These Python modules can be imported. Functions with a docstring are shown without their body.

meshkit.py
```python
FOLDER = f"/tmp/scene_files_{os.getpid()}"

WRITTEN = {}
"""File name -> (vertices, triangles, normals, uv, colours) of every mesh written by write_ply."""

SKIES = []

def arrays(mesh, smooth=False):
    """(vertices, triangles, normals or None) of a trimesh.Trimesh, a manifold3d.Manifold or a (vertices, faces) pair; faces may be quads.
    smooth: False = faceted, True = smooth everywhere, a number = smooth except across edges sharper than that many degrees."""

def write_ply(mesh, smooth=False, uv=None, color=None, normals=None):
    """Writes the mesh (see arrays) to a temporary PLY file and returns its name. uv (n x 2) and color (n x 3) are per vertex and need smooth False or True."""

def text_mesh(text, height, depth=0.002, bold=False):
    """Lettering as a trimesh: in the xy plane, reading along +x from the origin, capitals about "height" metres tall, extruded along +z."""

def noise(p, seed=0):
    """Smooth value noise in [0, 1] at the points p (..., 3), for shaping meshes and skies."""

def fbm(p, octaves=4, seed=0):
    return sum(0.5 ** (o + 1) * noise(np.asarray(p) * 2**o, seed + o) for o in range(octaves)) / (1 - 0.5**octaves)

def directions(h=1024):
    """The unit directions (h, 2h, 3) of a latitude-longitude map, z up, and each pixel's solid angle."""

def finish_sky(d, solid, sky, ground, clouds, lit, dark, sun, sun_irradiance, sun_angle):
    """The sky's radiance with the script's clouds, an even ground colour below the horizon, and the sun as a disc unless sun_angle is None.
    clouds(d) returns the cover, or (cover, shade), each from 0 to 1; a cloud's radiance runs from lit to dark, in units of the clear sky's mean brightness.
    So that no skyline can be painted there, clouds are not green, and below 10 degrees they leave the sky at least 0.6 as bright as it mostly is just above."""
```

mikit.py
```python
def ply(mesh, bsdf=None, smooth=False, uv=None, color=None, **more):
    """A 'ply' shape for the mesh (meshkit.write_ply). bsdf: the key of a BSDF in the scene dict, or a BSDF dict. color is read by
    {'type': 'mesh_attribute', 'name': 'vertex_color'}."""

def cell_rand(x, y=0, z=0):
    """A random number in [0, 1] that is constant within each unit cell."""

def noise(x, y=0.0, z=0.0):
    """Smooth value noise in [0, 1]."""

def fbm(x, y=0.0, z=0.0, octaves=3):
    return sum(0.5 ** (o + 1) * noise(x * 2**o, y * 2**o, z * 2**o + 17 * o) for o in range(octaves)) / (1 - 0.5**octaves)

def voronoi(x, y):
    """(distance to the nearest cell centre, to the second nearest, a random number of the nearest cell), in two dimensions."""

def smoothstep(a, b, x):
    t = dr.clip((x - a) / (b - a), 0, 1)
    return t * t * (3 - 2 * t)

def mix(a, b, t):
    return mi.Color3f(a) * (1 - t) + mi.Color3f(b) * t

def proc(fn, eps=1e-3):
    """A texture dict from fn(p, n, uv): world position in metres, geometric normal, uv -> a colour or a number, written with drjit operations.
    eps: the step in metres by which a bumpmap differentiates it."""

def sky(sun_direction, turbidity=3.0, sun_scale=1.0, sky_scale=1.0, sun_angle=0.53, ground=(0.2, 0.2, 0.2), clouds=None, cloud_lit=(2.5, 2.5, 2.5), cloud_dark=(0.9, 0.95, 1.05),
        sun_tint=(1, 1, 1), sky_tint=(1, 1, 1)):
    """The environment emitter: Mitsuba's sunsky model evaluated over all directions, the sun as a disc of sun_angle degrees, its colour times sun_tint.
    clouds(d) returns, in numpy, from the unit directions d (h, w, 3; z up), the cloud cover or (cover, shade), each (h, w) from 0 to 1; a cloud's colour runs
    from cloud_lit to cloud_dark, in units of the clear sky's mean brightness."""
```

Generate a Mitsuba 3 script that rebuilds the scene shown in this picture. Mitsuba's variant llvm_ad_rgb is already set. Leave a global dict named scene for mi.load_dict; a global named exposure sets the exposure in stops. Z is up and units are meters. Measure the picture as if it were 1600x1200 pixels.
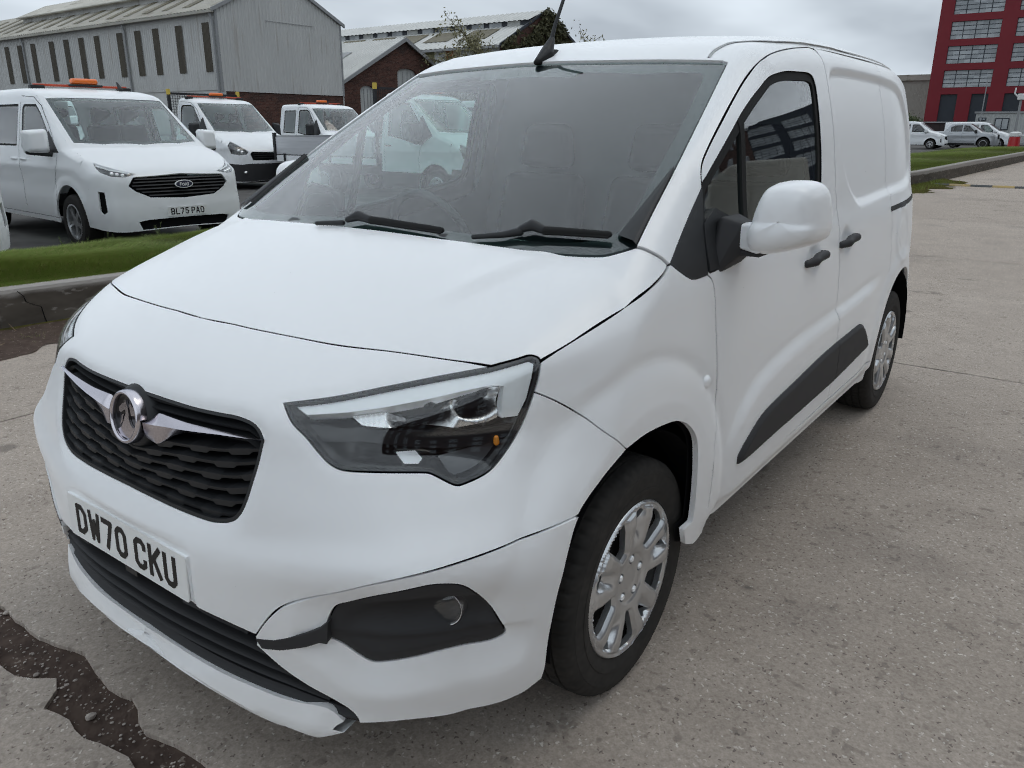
import math, numpy as np, trimesh, shapely, mitsuba as mi, mikit, meshkit, manifold3d as m3
import drjit as dr
from scipy.spatial import Delaunay
from scipy.interpolate import PchipInterpolator as _PC
from shapely.geometry import Polygon, LineString, Point, box as sbox
from shapely.ops import unary_union
from meshkit import fbm as nfbm, noise as nnoise
T = mi.ScalarTransform4f
scene, labels = {}, {}
rng = np.random.default_rng(7)

# ------------------------------------------------------------------ camera, sky, exposure
CAM = dict(pos=(1.6342445, 1.6887162, 1.4470517), yaw=216.61359653, pitch=18.11674097, roll=-0.23904749, f=1228.03)
def _cam():
    y, p, r = (math.radians(CAM[k]) for k in ('yaw', 'pitch', 'roll'))
    f = np.array([math.cos(p) * math.cos(y), math.cos(p) * math.sin(y), -math.sin(p)])
    rt = np.cross(f, [0, 0, 1]); rt /= np.linalg.norm(rt); dn = np.cross(f, rt)
    down = -math.sin(r) * rt + math.cos(r) * dn
    o = np.array(CAM['pos'])
    return dict(type='perspective', fov=math.degrees(2 * math.atan(800 / CAM['f'])), fov_axis='x', near_clip=0.05, far_clip=3000.0,
                to_world=T().look_at(origin=o.tolist(), target=(o + f).tolist(), up=(-down).tolist()))
scene['camera'] = _cam()
exposure = 1.36
def _clouds(d):
    az = np.arctan2(d[..., 1], d[..., 0]); el = np.degrees(np.arcsin(np.clip(d[..., 2], -1, 1))); q = d / np.maximum(d[..., 2:3] + 0.16, .05)
    n = nfbm(np.stack([q[..., 0] * 1.0 + 3.1, q[..., 1] * 1.6, 0 * az], -1), 5, 3)
    n2 = nfbm(np.stack([q[..., 0] * .40 + 9, q[..., 1] * .8 + 4, 0 * az], -1), 3, 11)
    sh = .50 - .42 * np.clip(el / 55, 0, 1) + (n - .5) * 1.5 + (n2 - .5) * 1.0
    sh = sh - .45 * np.clip(1 - el / 5.5, 0, 1) * (.25 + .75 * np.clip(-np.cos(az - .15), 0, 1)**2)
    return np.ones_like(sh), np.clip(sh, 0, 1)
SUN = np.array([-.35, .25, .9])
scene['sky'] = mikit.sky(SUN, turbidity=4, sun_scale=.10, sun_angle=30, sun_tint=(.88, .97, 1.1), clouds=_clouds, cloud_lit=(2.66, 2.95, 3.22), cloud_dark=(1.25, 1.42, 1.62), ground=(.2, .19, .18))

# ------------------------------------------------------------------ helpers
used = {}
def key(name, parent=None):
    base = (parent + '__' if parent else '') + name
    n = used.get(base, 0); used[base] = n + 1
    return base if n == 0 else f'{base}_{n:03d}'
def put(name, mesh, mat, parent=None, smooth=False, tw=None, uv=None):
    k = key(name, parent)
    d = mesh if isinstance(mesh, dict) else mikit.ply(mesh, mat, smooth=smooth, uv=uv)
    if tw is not None: d = {**d, 'to_world': tw}
    scene[k] = d
    return k
def say(k, label=None, cat=None, group=None, kind=None):
    d = labels.setdefault(k, {})
    for a, b in (('label', label), ('category', cat), ('group', group), ('kind', kind)):
        if b: d[a] = b
    return k
def thing(name, label, cat, group=None):
    k = key(name); used[k] = max(used.get(k, 0), 1); return say(k, label, cat, group)
def join(ms):
    V, F, n = [], [], 0
    for v, f in ms:
        v = np.asarray(v, float); f = np.asarray(f, int)
        if f.shape[1] == 4: f = np.vstack([f[:, [0, 1, 2]], f[:, [0, 2, 3]]])
        V.append(v); F.append(f + n); n += len(v)
    return np.vstack(V), np.vstack(F)
def flip(m): return (np.asarray(m[0]) * [1, -1, 1], np.asarray(m[1])[:, ::-1])
def man(m):
    q = m.to_mesh(); return q.vert_properties[:, :3].astype(float), q.tri_verts.astype(int)
def boxm(x0, x1, y0, y1, z0, z1, b=0):
    if b:
        s = [m3.Manifold.sphere(b, 12).translate((x, y, z)) for x in (x0 + b, x1 - b) for y in (y0 + b, y1 - b) for z in (z0 + b, z1 - b)]
        return man(m3.Manifold.batch_hull(s))
    v = np.array([[x, y, z] for x in (x0, x1) for y in (y0, y1) for z in (z0, z1)], float)
    f = np.array([[0, 1, 3], [0, 3, 2], [4, 6, 7], [4, 7, 5], [0, 4, 5], [0, 5, 1], [2, 3, 7], [2, 7, 6], [0, 2, 6], [0, 6, 4], [1, 5, 7], [1, 7, 3]])
    return v, f
def chain(pts, rad, seg=14):
    s = [m3.Manifold.sphere(r, seg).translate(tuple(map(float, p))) for p, r in zip(pts, np.broadcast_to(rad, len(pts)))]
    return man(m3.Manifold.batch_boolean([m3.Manifold.batch_hull([a, b]) for a, b in zip(s, s[1:])], m3.OpType.Add))
def hull(pts): return man(m3.Manifold.hull_points(np.asarray(pts, float)))
def lathe(prof, n=64, axis='y', a0=0, a1=2 * np.pi):
    # prof: (radius, height) pairs; turned about the axis
    prof = np.asarray(prof, float); full = abs(a1 - a0) > 6.28
    a = np.linspace(a0, a1, n + 1)[:n if full else None]; m = len(a)
    r, h = prof[:, 0], prof[:, 1]
    A, R = np.meshgrid(a, r, indexing='ij'); H = np.broadcast_to(h, R.shape)
    P = {'y': (R * np.cos(A), H, R * np.sin(A)), 'z': (R * np.cos(A), R * np.sin(A), H), 'x': (H, R * np.cos(A), R * np.sin(A))}[axis]
    V = np.stack(P, -1).reshape(-1, 3); k = len(prof); F = []
    i = np.arange(m if full else m - 1)[:, None]; j = np.arange(k - 1)[None]
    a_, b_ = i * k + j, ((i + 1) % m) * k + j
    F = np.stack([a_, b_, b_ + 1, a_ + 1], -1).reshape(-1, 4)
    return V, F
def strip(rows, closed=False):
    # rows: list of equally long polylines
    R = np.asarray(rows, float); n, k = R.shape[:2]
    i = np.arange(n - 1)[:, None]; j = np.arange(k if closed else k - 1)[None]; j2 = (j + 1) % k
    return R.reshape(-1, 3), np.stack([i * k + j + 0 * j2, i * k + j2, (i + 1) * k + j2, (i + 1) * k + j], -1).reshape(-1, 4)
def cr(P, n=6, closed=False):
    # Catmull-Rom through the points
    P = np.asarray(P, float)
    if len(P) < 3: return P
    Q = np.vstack([2 * P[0] - P[1], P, 2 * P[-1] - P[-2]]); out = []
    for i in range(1, len(Q) - 2):
        p0, p1, p2, p3 = Q[i - 1:i + 3]; m1 = (p2 - p0) / 2; m2 = (p3 - p1) / 2
        L = np.linalg.norm(p2 - p1); m1 *= min(1, 1.3 * L / max(np.linalg.norm(m1), 1e-9)); m2 *= min(1, 1.3 * L / max(np.linalg.norm(m2), 1e-9))
        t = np.linspace(0, 1, n, endpoint=False)[:, None]
        out.append((2 * t**3 - 3 * t**2 + 1) * p1 + (t**3 - 2 * t**2 + t) * m1 + (3 * t**2 - 2 * t**3) * p2 + (t**3 - t**2) * m2)
    return np.vstack(out + [P[-1:]])
def resample(P, n):
    P = np.asarray(P, float); s = np.r_[0, np.cumsum(np.linalg.norm(np.diff(P, axis=0), axis=1))]; t = np.linspace(0, s[-1], n)
    return np.stack([np.interp(t, s, P[:, k]) for k in range(P.shape[1])], 1)
def tri_poly(poly, h):
    # triangles that fill a polygon: an even net inside, the outline kept; returns points, triangles, outline rings (as index lists)
    poly = poly.buffer(0); parts = list(getattr(poly, 'geoms', [poly])); P, F, rings, n0 = [], [], [], 0
    for g in parts:
        if g.area < 1e-7: continue
        pts = []; rr = []
        for ring in [g.exterior, *g.interiors]:
            c = np.array(ring.segmentize(h).coords)[:-1]; rr.append(np.arange(len(c)) + sum(map(len, pts))); pts.append(c)
        x0, y0, x1, y1 = g.bounds
        xs = np.arange(x0, x1, h); ys = np.arange(y0, y1, h * .866)
        if len(xs) and len(ys):
            X, Y = np.meshgrid(xs, ys); X = X + (np.arange(len(ys)) % 2)[:, None] * h / 2; q = np.stack([X.ravel(), Y.ravel()], 1)
            inn = g.buffer(-h * .45)
            if not inn.is_empty: pts.append(q[shapely.contains_xy(inn, q[:, 0], q[:, 1])])
        Q = np.vstack(pts); t = Delaunay(Q).simplices; c = Q[t].mean(1)
        t = t[shapely.contains_xy(g, c[:, 0], c[:, 1])]
        a = Q[t]; ar = (a[:, 1, 0] - a[:, 0, 0]) * (a[:, 2, 1] - a[:, 0, 1]) - (a[:, 1, 1] - a[:, 0, 1]) * (a[:, 2, 0] - a[:, 0, 0])
        t = np.where(ar[:, None] < 0, t[:, ::-1], t)[np.abs(ar) > 1e-10]
        P.append(Q); F.append(t + n0); rings += [r + n0 for r in rr]; n0 += len(Q)
    return np.vstack(P), np.vstack(F), rings

class Par:
    """chart: parallel projection along d"""
    def __init__(s, d, up=(0, 0, 1)):
        s.n = np.array(d, float) / np.linalg.norm(d); s.a = np.cross(up, s.n); s.a /= np.linalg.norm(s.a); s.b = np.cross(s.n, s.a)
    def uv(s, P): P = np.asarray(P, float); return np.stack([P @ s.a, P @ s.b], -1)
    def ray(s, q): return q[:, :1] * s.a + q[:, 1:] * s.b + 4 * s.n, np.broadcast_to(-s.n, (len(q), 3)), np.zeros(len(q))
class Sph:
    """chart: from a point, by bearing and slope"""
    def __init__(s, c, k=.85): s.c = np.array(c, float); s.k = k
    def uv(s, P): d = np.asarray(P, float) - s.c; return np.stack([np.arctan2(d[..., 1], d[..., 0]), d[..., 2] / np.hypot(d[..., 0], d[..., 1])], -1) * s.k
    def ray(s, q):
        q = q / s.k; d = np.stack([np.cos(q[:, 0]), np.sin(q[:, 0]), q[:, 1]], 1); d /= np.linalg.norm(d, axis=1, keepdims=True)
        return s.c + d * 3, -d, np.zeros(len(q))
def onto(f, ch, q):
    o, d, t = ch.ray(q); t = t.copy(); on = np.ones(len(t), bool)
    for _ in range(240):
        v = f(o[on] + d[on] * t[on, None]); t[on] += np.clip(v * .7, -.05, .5)
        i = np.where(on)[0]; on[i[np.abs(v) < 2e-5]] = False; on[i[t[i] > 8]] = False
        if not on.any(): break
    return o + d * t[:, None]
def normals(f, P, e=1e-3):
    g = np.stack([f(P + np.eye(3)[k] * e) - f(P - np.eye(3)[k] * e) for k in range(3)], 1); return g / np.maximum(np.linalg.norm(g, axis=1, keepdims=True), 1e-9)
def poly_of(ch, curves):
    return Polygon(ch.uv(np.vstack([np.asarray(c, float) for c in curves]))).buffer(0)
def panel(f, ch, poly, h=.02, off=0., gap=.0018, lip=.016, disp=None, dark_lips=None):
    """one sheet of bodywork lying on f, with its edge turned in"""
    if gap: poly = poly.buffer(-gap)
    q, F, rings = tri_poly(poly, h)
    P = onto(f, ch, q); bad = np.abs(f(P)) > .01
    if bad.any(): F = F[~bad[F].any(1)]; rings = []
    N = normals(f, P); P = P + N * off
    if disp is not None: P = P + N * disp(P)[:, None]
    # triangles face outwards
    c = np.cross(P[F[:, 1]] - P[F[:, 0]], P[F[:, 2]] - P[F[:, 0]]); s = (c * N[F[:, 0]]).sum(1) < 0
    F = np.where(s[:, None], F[:, ::-1], F)
    ms = [(P, F)]
    if lip:
        for r in rings:
            r2 = np.r_[r, r[0]]
            if dark_lips is None: ms.append(strip([P[r2], P[r2] - N[r2] * lip]))
            else: ms.append(strip([P[r2], P[r2] - N[r2] * .0015])); dark_lips.append(strip([P[r2] - N[r2] * .0015, P[r2] - N[r2] * lip]))  # turned-in edge split off, to be coloured dark as shade in the gap
    return join(ms)
def shadow_sheet(f, ch, poly, h=.05, off=-.014):
    q, F, _ = tri_poly(poly.buffer(.004), h); P = onto(f, ch, q); return P + normals(f, P) * off, F

# block capitals drawn as strokes (number plates)
_G = {'D': [[(0, 0), (0, 1), (.55, 1), (1, .78), (1, .22), (.55, 0), (0, 0)]], 'W': [[(0, 1), (.2, 0), (.5, .72), (.8, 0), (1, 1)]], '7': [[(0, 1), (1, 1), (.38, 0)]],
      '0': [[(.3, 0), (0, .16), (0, .84), (.3, 1), (.7, 1), (1, .84), (1, .16), (.7, 0), (.3, 0)]], 'C': [[(1, .78), (1, .88), (.72, 1), (.28, 1), (0, .86), (0, .14), (.28, 0), (.72, 0), (1, .12), (1, .22)]],
      'K': [[(0, 0), (0, 1)], [(1, 1), (.05, .42)], [(.38, .6), (1, 0)]], 'U': [[(0, 1), (0, .16), (.28, 0), (.72, 0), (1, .16), (1, 1)]], 'B': [[(0, 0), (0, 1), (.7, 1), (.95, .88), (.95, .64), (.7, .52), (0, .52)], [(.7, .52), (1, .4), (1, .12), (.7, 0), (0, 0)]],
      'L': [[(0, 1), (0, 0), (1, 0)]], '5': [[(.95, 1), (.1, 1), (.05, .56), (.65, .6), (1, .42), (1, .16), (.7, 0), (.25, 0), (0, .12)]], 'P': [[(0, 0), (0, 1), (.7, 1), (1, .86), (1, .58), (.7, .44), (0, .44)]],
      'A': [[(0, 0), (.42, 1), (.58, 1), (1, 0)], [(.15, .3), (.85, .3)]], 'O': [[(.3, 0), (0, .16), (0, .84), (.3, 1), (.7, 1), (1, .84), (1, .16), (.7, 0), (.3, 0)]]}
def plate_text(text, h=.079, w=.05, stroke=.0135, depth=.0012):
    """lettering in the yz plane facing +x, centred on the origin, reading along -y ... returned reading along +u, up +v as (V,F) in (u,v,depth)"""
    gap = .011; x = 0; out = []
    for chh in text:
        if chh == ' ': x += .033 - gap; continue
        cw = w * (1.06 if chh == 'W' else 1)
        g = unary_union([LineString([(x + stroke / 2 + a * (cw - stroke), stroke / 2 + b * (h - stroke)) for a, b in s]).buffer(stroke / 2, cap_style=3, join_style=1) for s in _G[chh]])
        out.append(g); x += cw + gap
    tot = x - gap; ms = []
    for g in out:
        for q in getattr(g, 'geoms', [g]):
            m = trimesh.creation.extrude_polygon(q.simplify(.0006), depth, engine='earcut'); v = m.vertices - [tot / 2, h / 2, 0]; ms.append((v, m.faces))
    return ms

# ------------------------------------------------------------------ shape of the white van
def _tab(d,smooth=False):
    k=np.array(d,float); g=np.linspace(k[0,0],k[-1,0],600); v=_PC(k[:,0],k[:,1])(g)
    if smooth:
        for _ in range(smooth): v=np.convolve(np.pad(v,4,mode='edge'),np.ones(9)/9,'valid')
    return lambda x:np.interp(x,g,v)
def sstep(a,b,x):
    t=np.clip((x-a)/(b-a),0,1); return t*t*(3-2*t)
def rmax(a,b,r):
    return np.minimum(np.maximum(a,b),-r)+np.hypot(np.maximum(a+r,0),np.maximum(b+r,0))
# --- main van body, vehicle coordinates: x forward from the front axle, y to its left, z up
PF=_tab([(.10,.80),(.16,.822),(.20,.838),(.24,.850),(.29,.848),(.34,.864),(.40,.880),(.46,.888),(.53,.888),(.575,.884),(.61,.872),(.65,.850),(.70,.840),(.80,.816),(.88,.797),(.92,.772),(.96,.722),(1.0,.655),(1.03,.595),(1.08,.48),(1.2,.2),(1.9,-1.4)],3)
TS=_tab([(.10,.86),(.25,.880),(.32,.892),(.42,.902),(.55,.907),(.70,.905),(.82,.903),(.90,.898),(1.003,.887),(1.082,.876),(1.15,.858),(1.28,.836),(1.425,.812),(1.476,.801),(1.554,.781),(1.651,.753),(1.70,.735),(1.76,.708),(1.85,.67),(2.0,.60)],4)
RF=_tab([(-3.7,1.70),(-3.45,1.733),(-3.1,1.765),(-2.7,1.785),(-2.2,1.797),(-1.8,1.797),(-1.5,1.785),(-1.25,1.765),(-1.0,1.727),(-.85,1.690),(-.75,1.650),(-.6,1.58),(1,.9)],5)
BN=_tab([(-1.0,1.37),(-.3,1.255),(.0,1.200),(.1,1.177),(.2,1.151),(.35,1.107),(.5,1.060),(.6,1.025),(.65,1.004),(.72,.968),(.8,.915),(1.0,.75)],5)
RY=(np.linspace(0,1,60),_tab([(0,0),(.35,.0),(.45,.006),(.55,.02),(.67,.034),(.79,.052),(.85,.056),(1,.056)],3)(np.linspace(0,1,60)))
K2=_tab([(.1,.2),(.29,.21),(.42,.29),(.53,.29),(.6,.23),(.66,.19),(.75,.18),(.9,.19),(1.0,.2),(1.9,.2)],6)
K4=_tab([(.1,.12),(.6,.10),(.66,.14),(.74,.26),(.82,.36),(.88,.38),(1.0,.38),(1.9,.38)],6)
SL=_tab([(.1,.1),(.56,.05),(.61,.4),(.65,.4),(.7,.25),(.88,.25),(.92,.8),(.96,1.3),(1.0,1.6),(1.1,1.8),(1.9,1.8)],6)
CR=_tab([(.1,.3),(.2,.30),(.35,.26),(.5,.20),(.62,.17),(.72,.22),(.8,.28),(.92,.33),(1.9,.33)],6)
CZ=_tab([(-2.4,.775),(-2.04,.766),(-1.78,.753),(-1.45,.738),(-1.05,.721),(-.72,.678),(-.6,.628),(-.55,.595),(-.47,.50),(-.42,.42)],5)
REC=np.array([(-1.60,1.655),(-1.70,1.672),(-2.10,1.676),(-2.55,1.668),(-2.80,1.645),(-2.93,1.58),(-3.02,1.46),(-3.06,1.30),(-3.03,1.20),(-2.90,1.165),(-2.45,1.155),(-1.95,1.135),(-1.86,1.145),(-1.76,1.21),(-1.66,1.32),(-1.61,1.45),(-1.585,1.58)])
def _sm(P):
    for _ in range(2): P=np.vstack([[.75*a+.25*b,.25*a+.75*b] for a,b in zip(P,np.roll(P,-1,0))])
    return P
REC=_sm(REC)
def poly_sd(P,x,z):
    # signed distance to a closed polygon, negative inside
    d=np.full(np.shape(x),1e9); ins=np.zeros(np.shape(x),bool)
    for (x0,z0),(x1,z1) in zip(P,np.roll(P,-1,0)):
        ex,ez=x1-x0,z1-z0; t=np.clip(((x-x0)*ex+(z-z0)*ez)/(ex*ex+ez*ez),0,1)
        d=np.minimum(d,np.hypot(x-x0-t*ex,z-z0-t*ez))
        cr=((z0>z)!=(z1>z))&(x<(x1-x0)*(z-z0)/np.where(z1==z0,1e-9,z1-z0)+x0); ins^=cr
    return np.where(ins,-d,d)
def body_side(x,z):
    y=TS(z)
    f=np.clip(x+.05,0,None); y=y-.012*sstep(.1,.9,x)-0*f
    r=np.clip(-2.6-x,0,None); y=y-.16*r*r
    y=y-.014*np.clip(x+1.5,0,1.2)**2*sstep(1.02,1.3,z)
    # wheel arches flare out in two steps
    low=sstep(.02,.3,z)
    d=np.hypot(x-.05,z-.38); y=y+low*(.013*(1-sstep(.455,.555,d))-.005*np.exp(-((d-.545)/.022)**2)+.004*(1-sstep(.44,.462,d)))
    d=np.hypot(x+2.72,z-.37); y=y+low*.012*(1-sstep(.46,.53,d))
    # lower door: swelling below a crease that rises to the rear
    zc=CZ(x); m=sstep(-2.35,-2.0,x)*(1-sstep(-.62,-.44,x)); e=z-zc
    y=y+m*(.017*(1-sstep(-.015,.035,e))*sstep(.33,.37,z)-.004*np.exp(-((e-.03)/.016)**2))
    # the blanked window of the load space is a shallow pan; the handles sit in dishes
    k=(x<-1.5)&(z>1.08)
    sd=np.full(np.shape(x),9.)
    if k.any(): sd[k]=poly_sd(REC,x[k],z[k])
    y=y-.017*(1-sstep(-.036,.004,sd))
    for hx,hz in ((-1.235,1.012),(-1.66,1.03)):
        d=np.hypot((x-hx)/1.15,z-hz); y=y-.016*np.clip(1-(d/.062)**2,0,1)**1.5
    d=np.hypot(x+2.68,z-.955); y=y+.006*(1-sstep(.125,.16,d))-.004*(1-sstep(.10,.125,d))
    # sill tucks under
    m2=sstep(-2.5,-2.3,x)*(1-sstep(-.45,-.3,x))
    y=y-m2*.014*(1-sstep(.325,.36,z))
    return y
def body_f(p):
    x,y,z=p[...,0],np.abs(p[...,1]),p[...,2]
    zz=np.clip(z,.1,1.9)
    rise=np.interp(y,RY[0],RY[1])*sstep(.40,.58,zz)*(1-sstep(.80,.95,zz))
    front=(x-(PF(np.clip(zz-rise,.1,1.9))-K2(zz)*y**2-K4(zz)*y**4))
    sl=SL(zz)
    front=front/np.sqrt(1+sl**2)
    bon=(z-(BN(x)-.085*y**2-.06*np.clip(y-.25,0,None)**2))/1.04
    X0=.105-1.81*(z-1.175)+.10*(np.clip(z-1.175,0,.5)*(1-np.clip(z-1.175,0,.5)/.48))
    ws=(x-(X0-.30*y**2))*.484
    roof=(z-(RF(x)-.05*y**2-.03*y**4))/np.sqrt(1.02)
    # a concave joint (bonnet / windscreen), a convex one (windscreen / roof)
    up=rmax(ws,roof,.03)
    top=np.minimum(bon,up)
    top=np.where((x>-.2)|(bon<up),top,up)
    side=(y-body_side(x,z))/1.03
    r=.075+.035*(1-sstep(1.1,1.25,z))+(CR(z)-.11)*(1-sstep(.84,1.02,z))*sstep(.0,.35,x)
    lo=rmax(front,bon,.05)
    A=np.minimum(rmax(lo,side,r),1e9)
    B=np.maximum(rmax(up,side,.06+.025*sstep(1.45,1.65,z)),x-.14)
    body=np.minimum(np.where(x>-.6,A,9),np.where(x>1.2,9,B))
    # the lower body behind the cowl
    rear=(-x-(3.47-.06*np.clip(z-.6,0,None)**2))/1.0
    body=rmax(body,rear,.14)
    return rmax(body,.17-z,.02)

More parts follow.
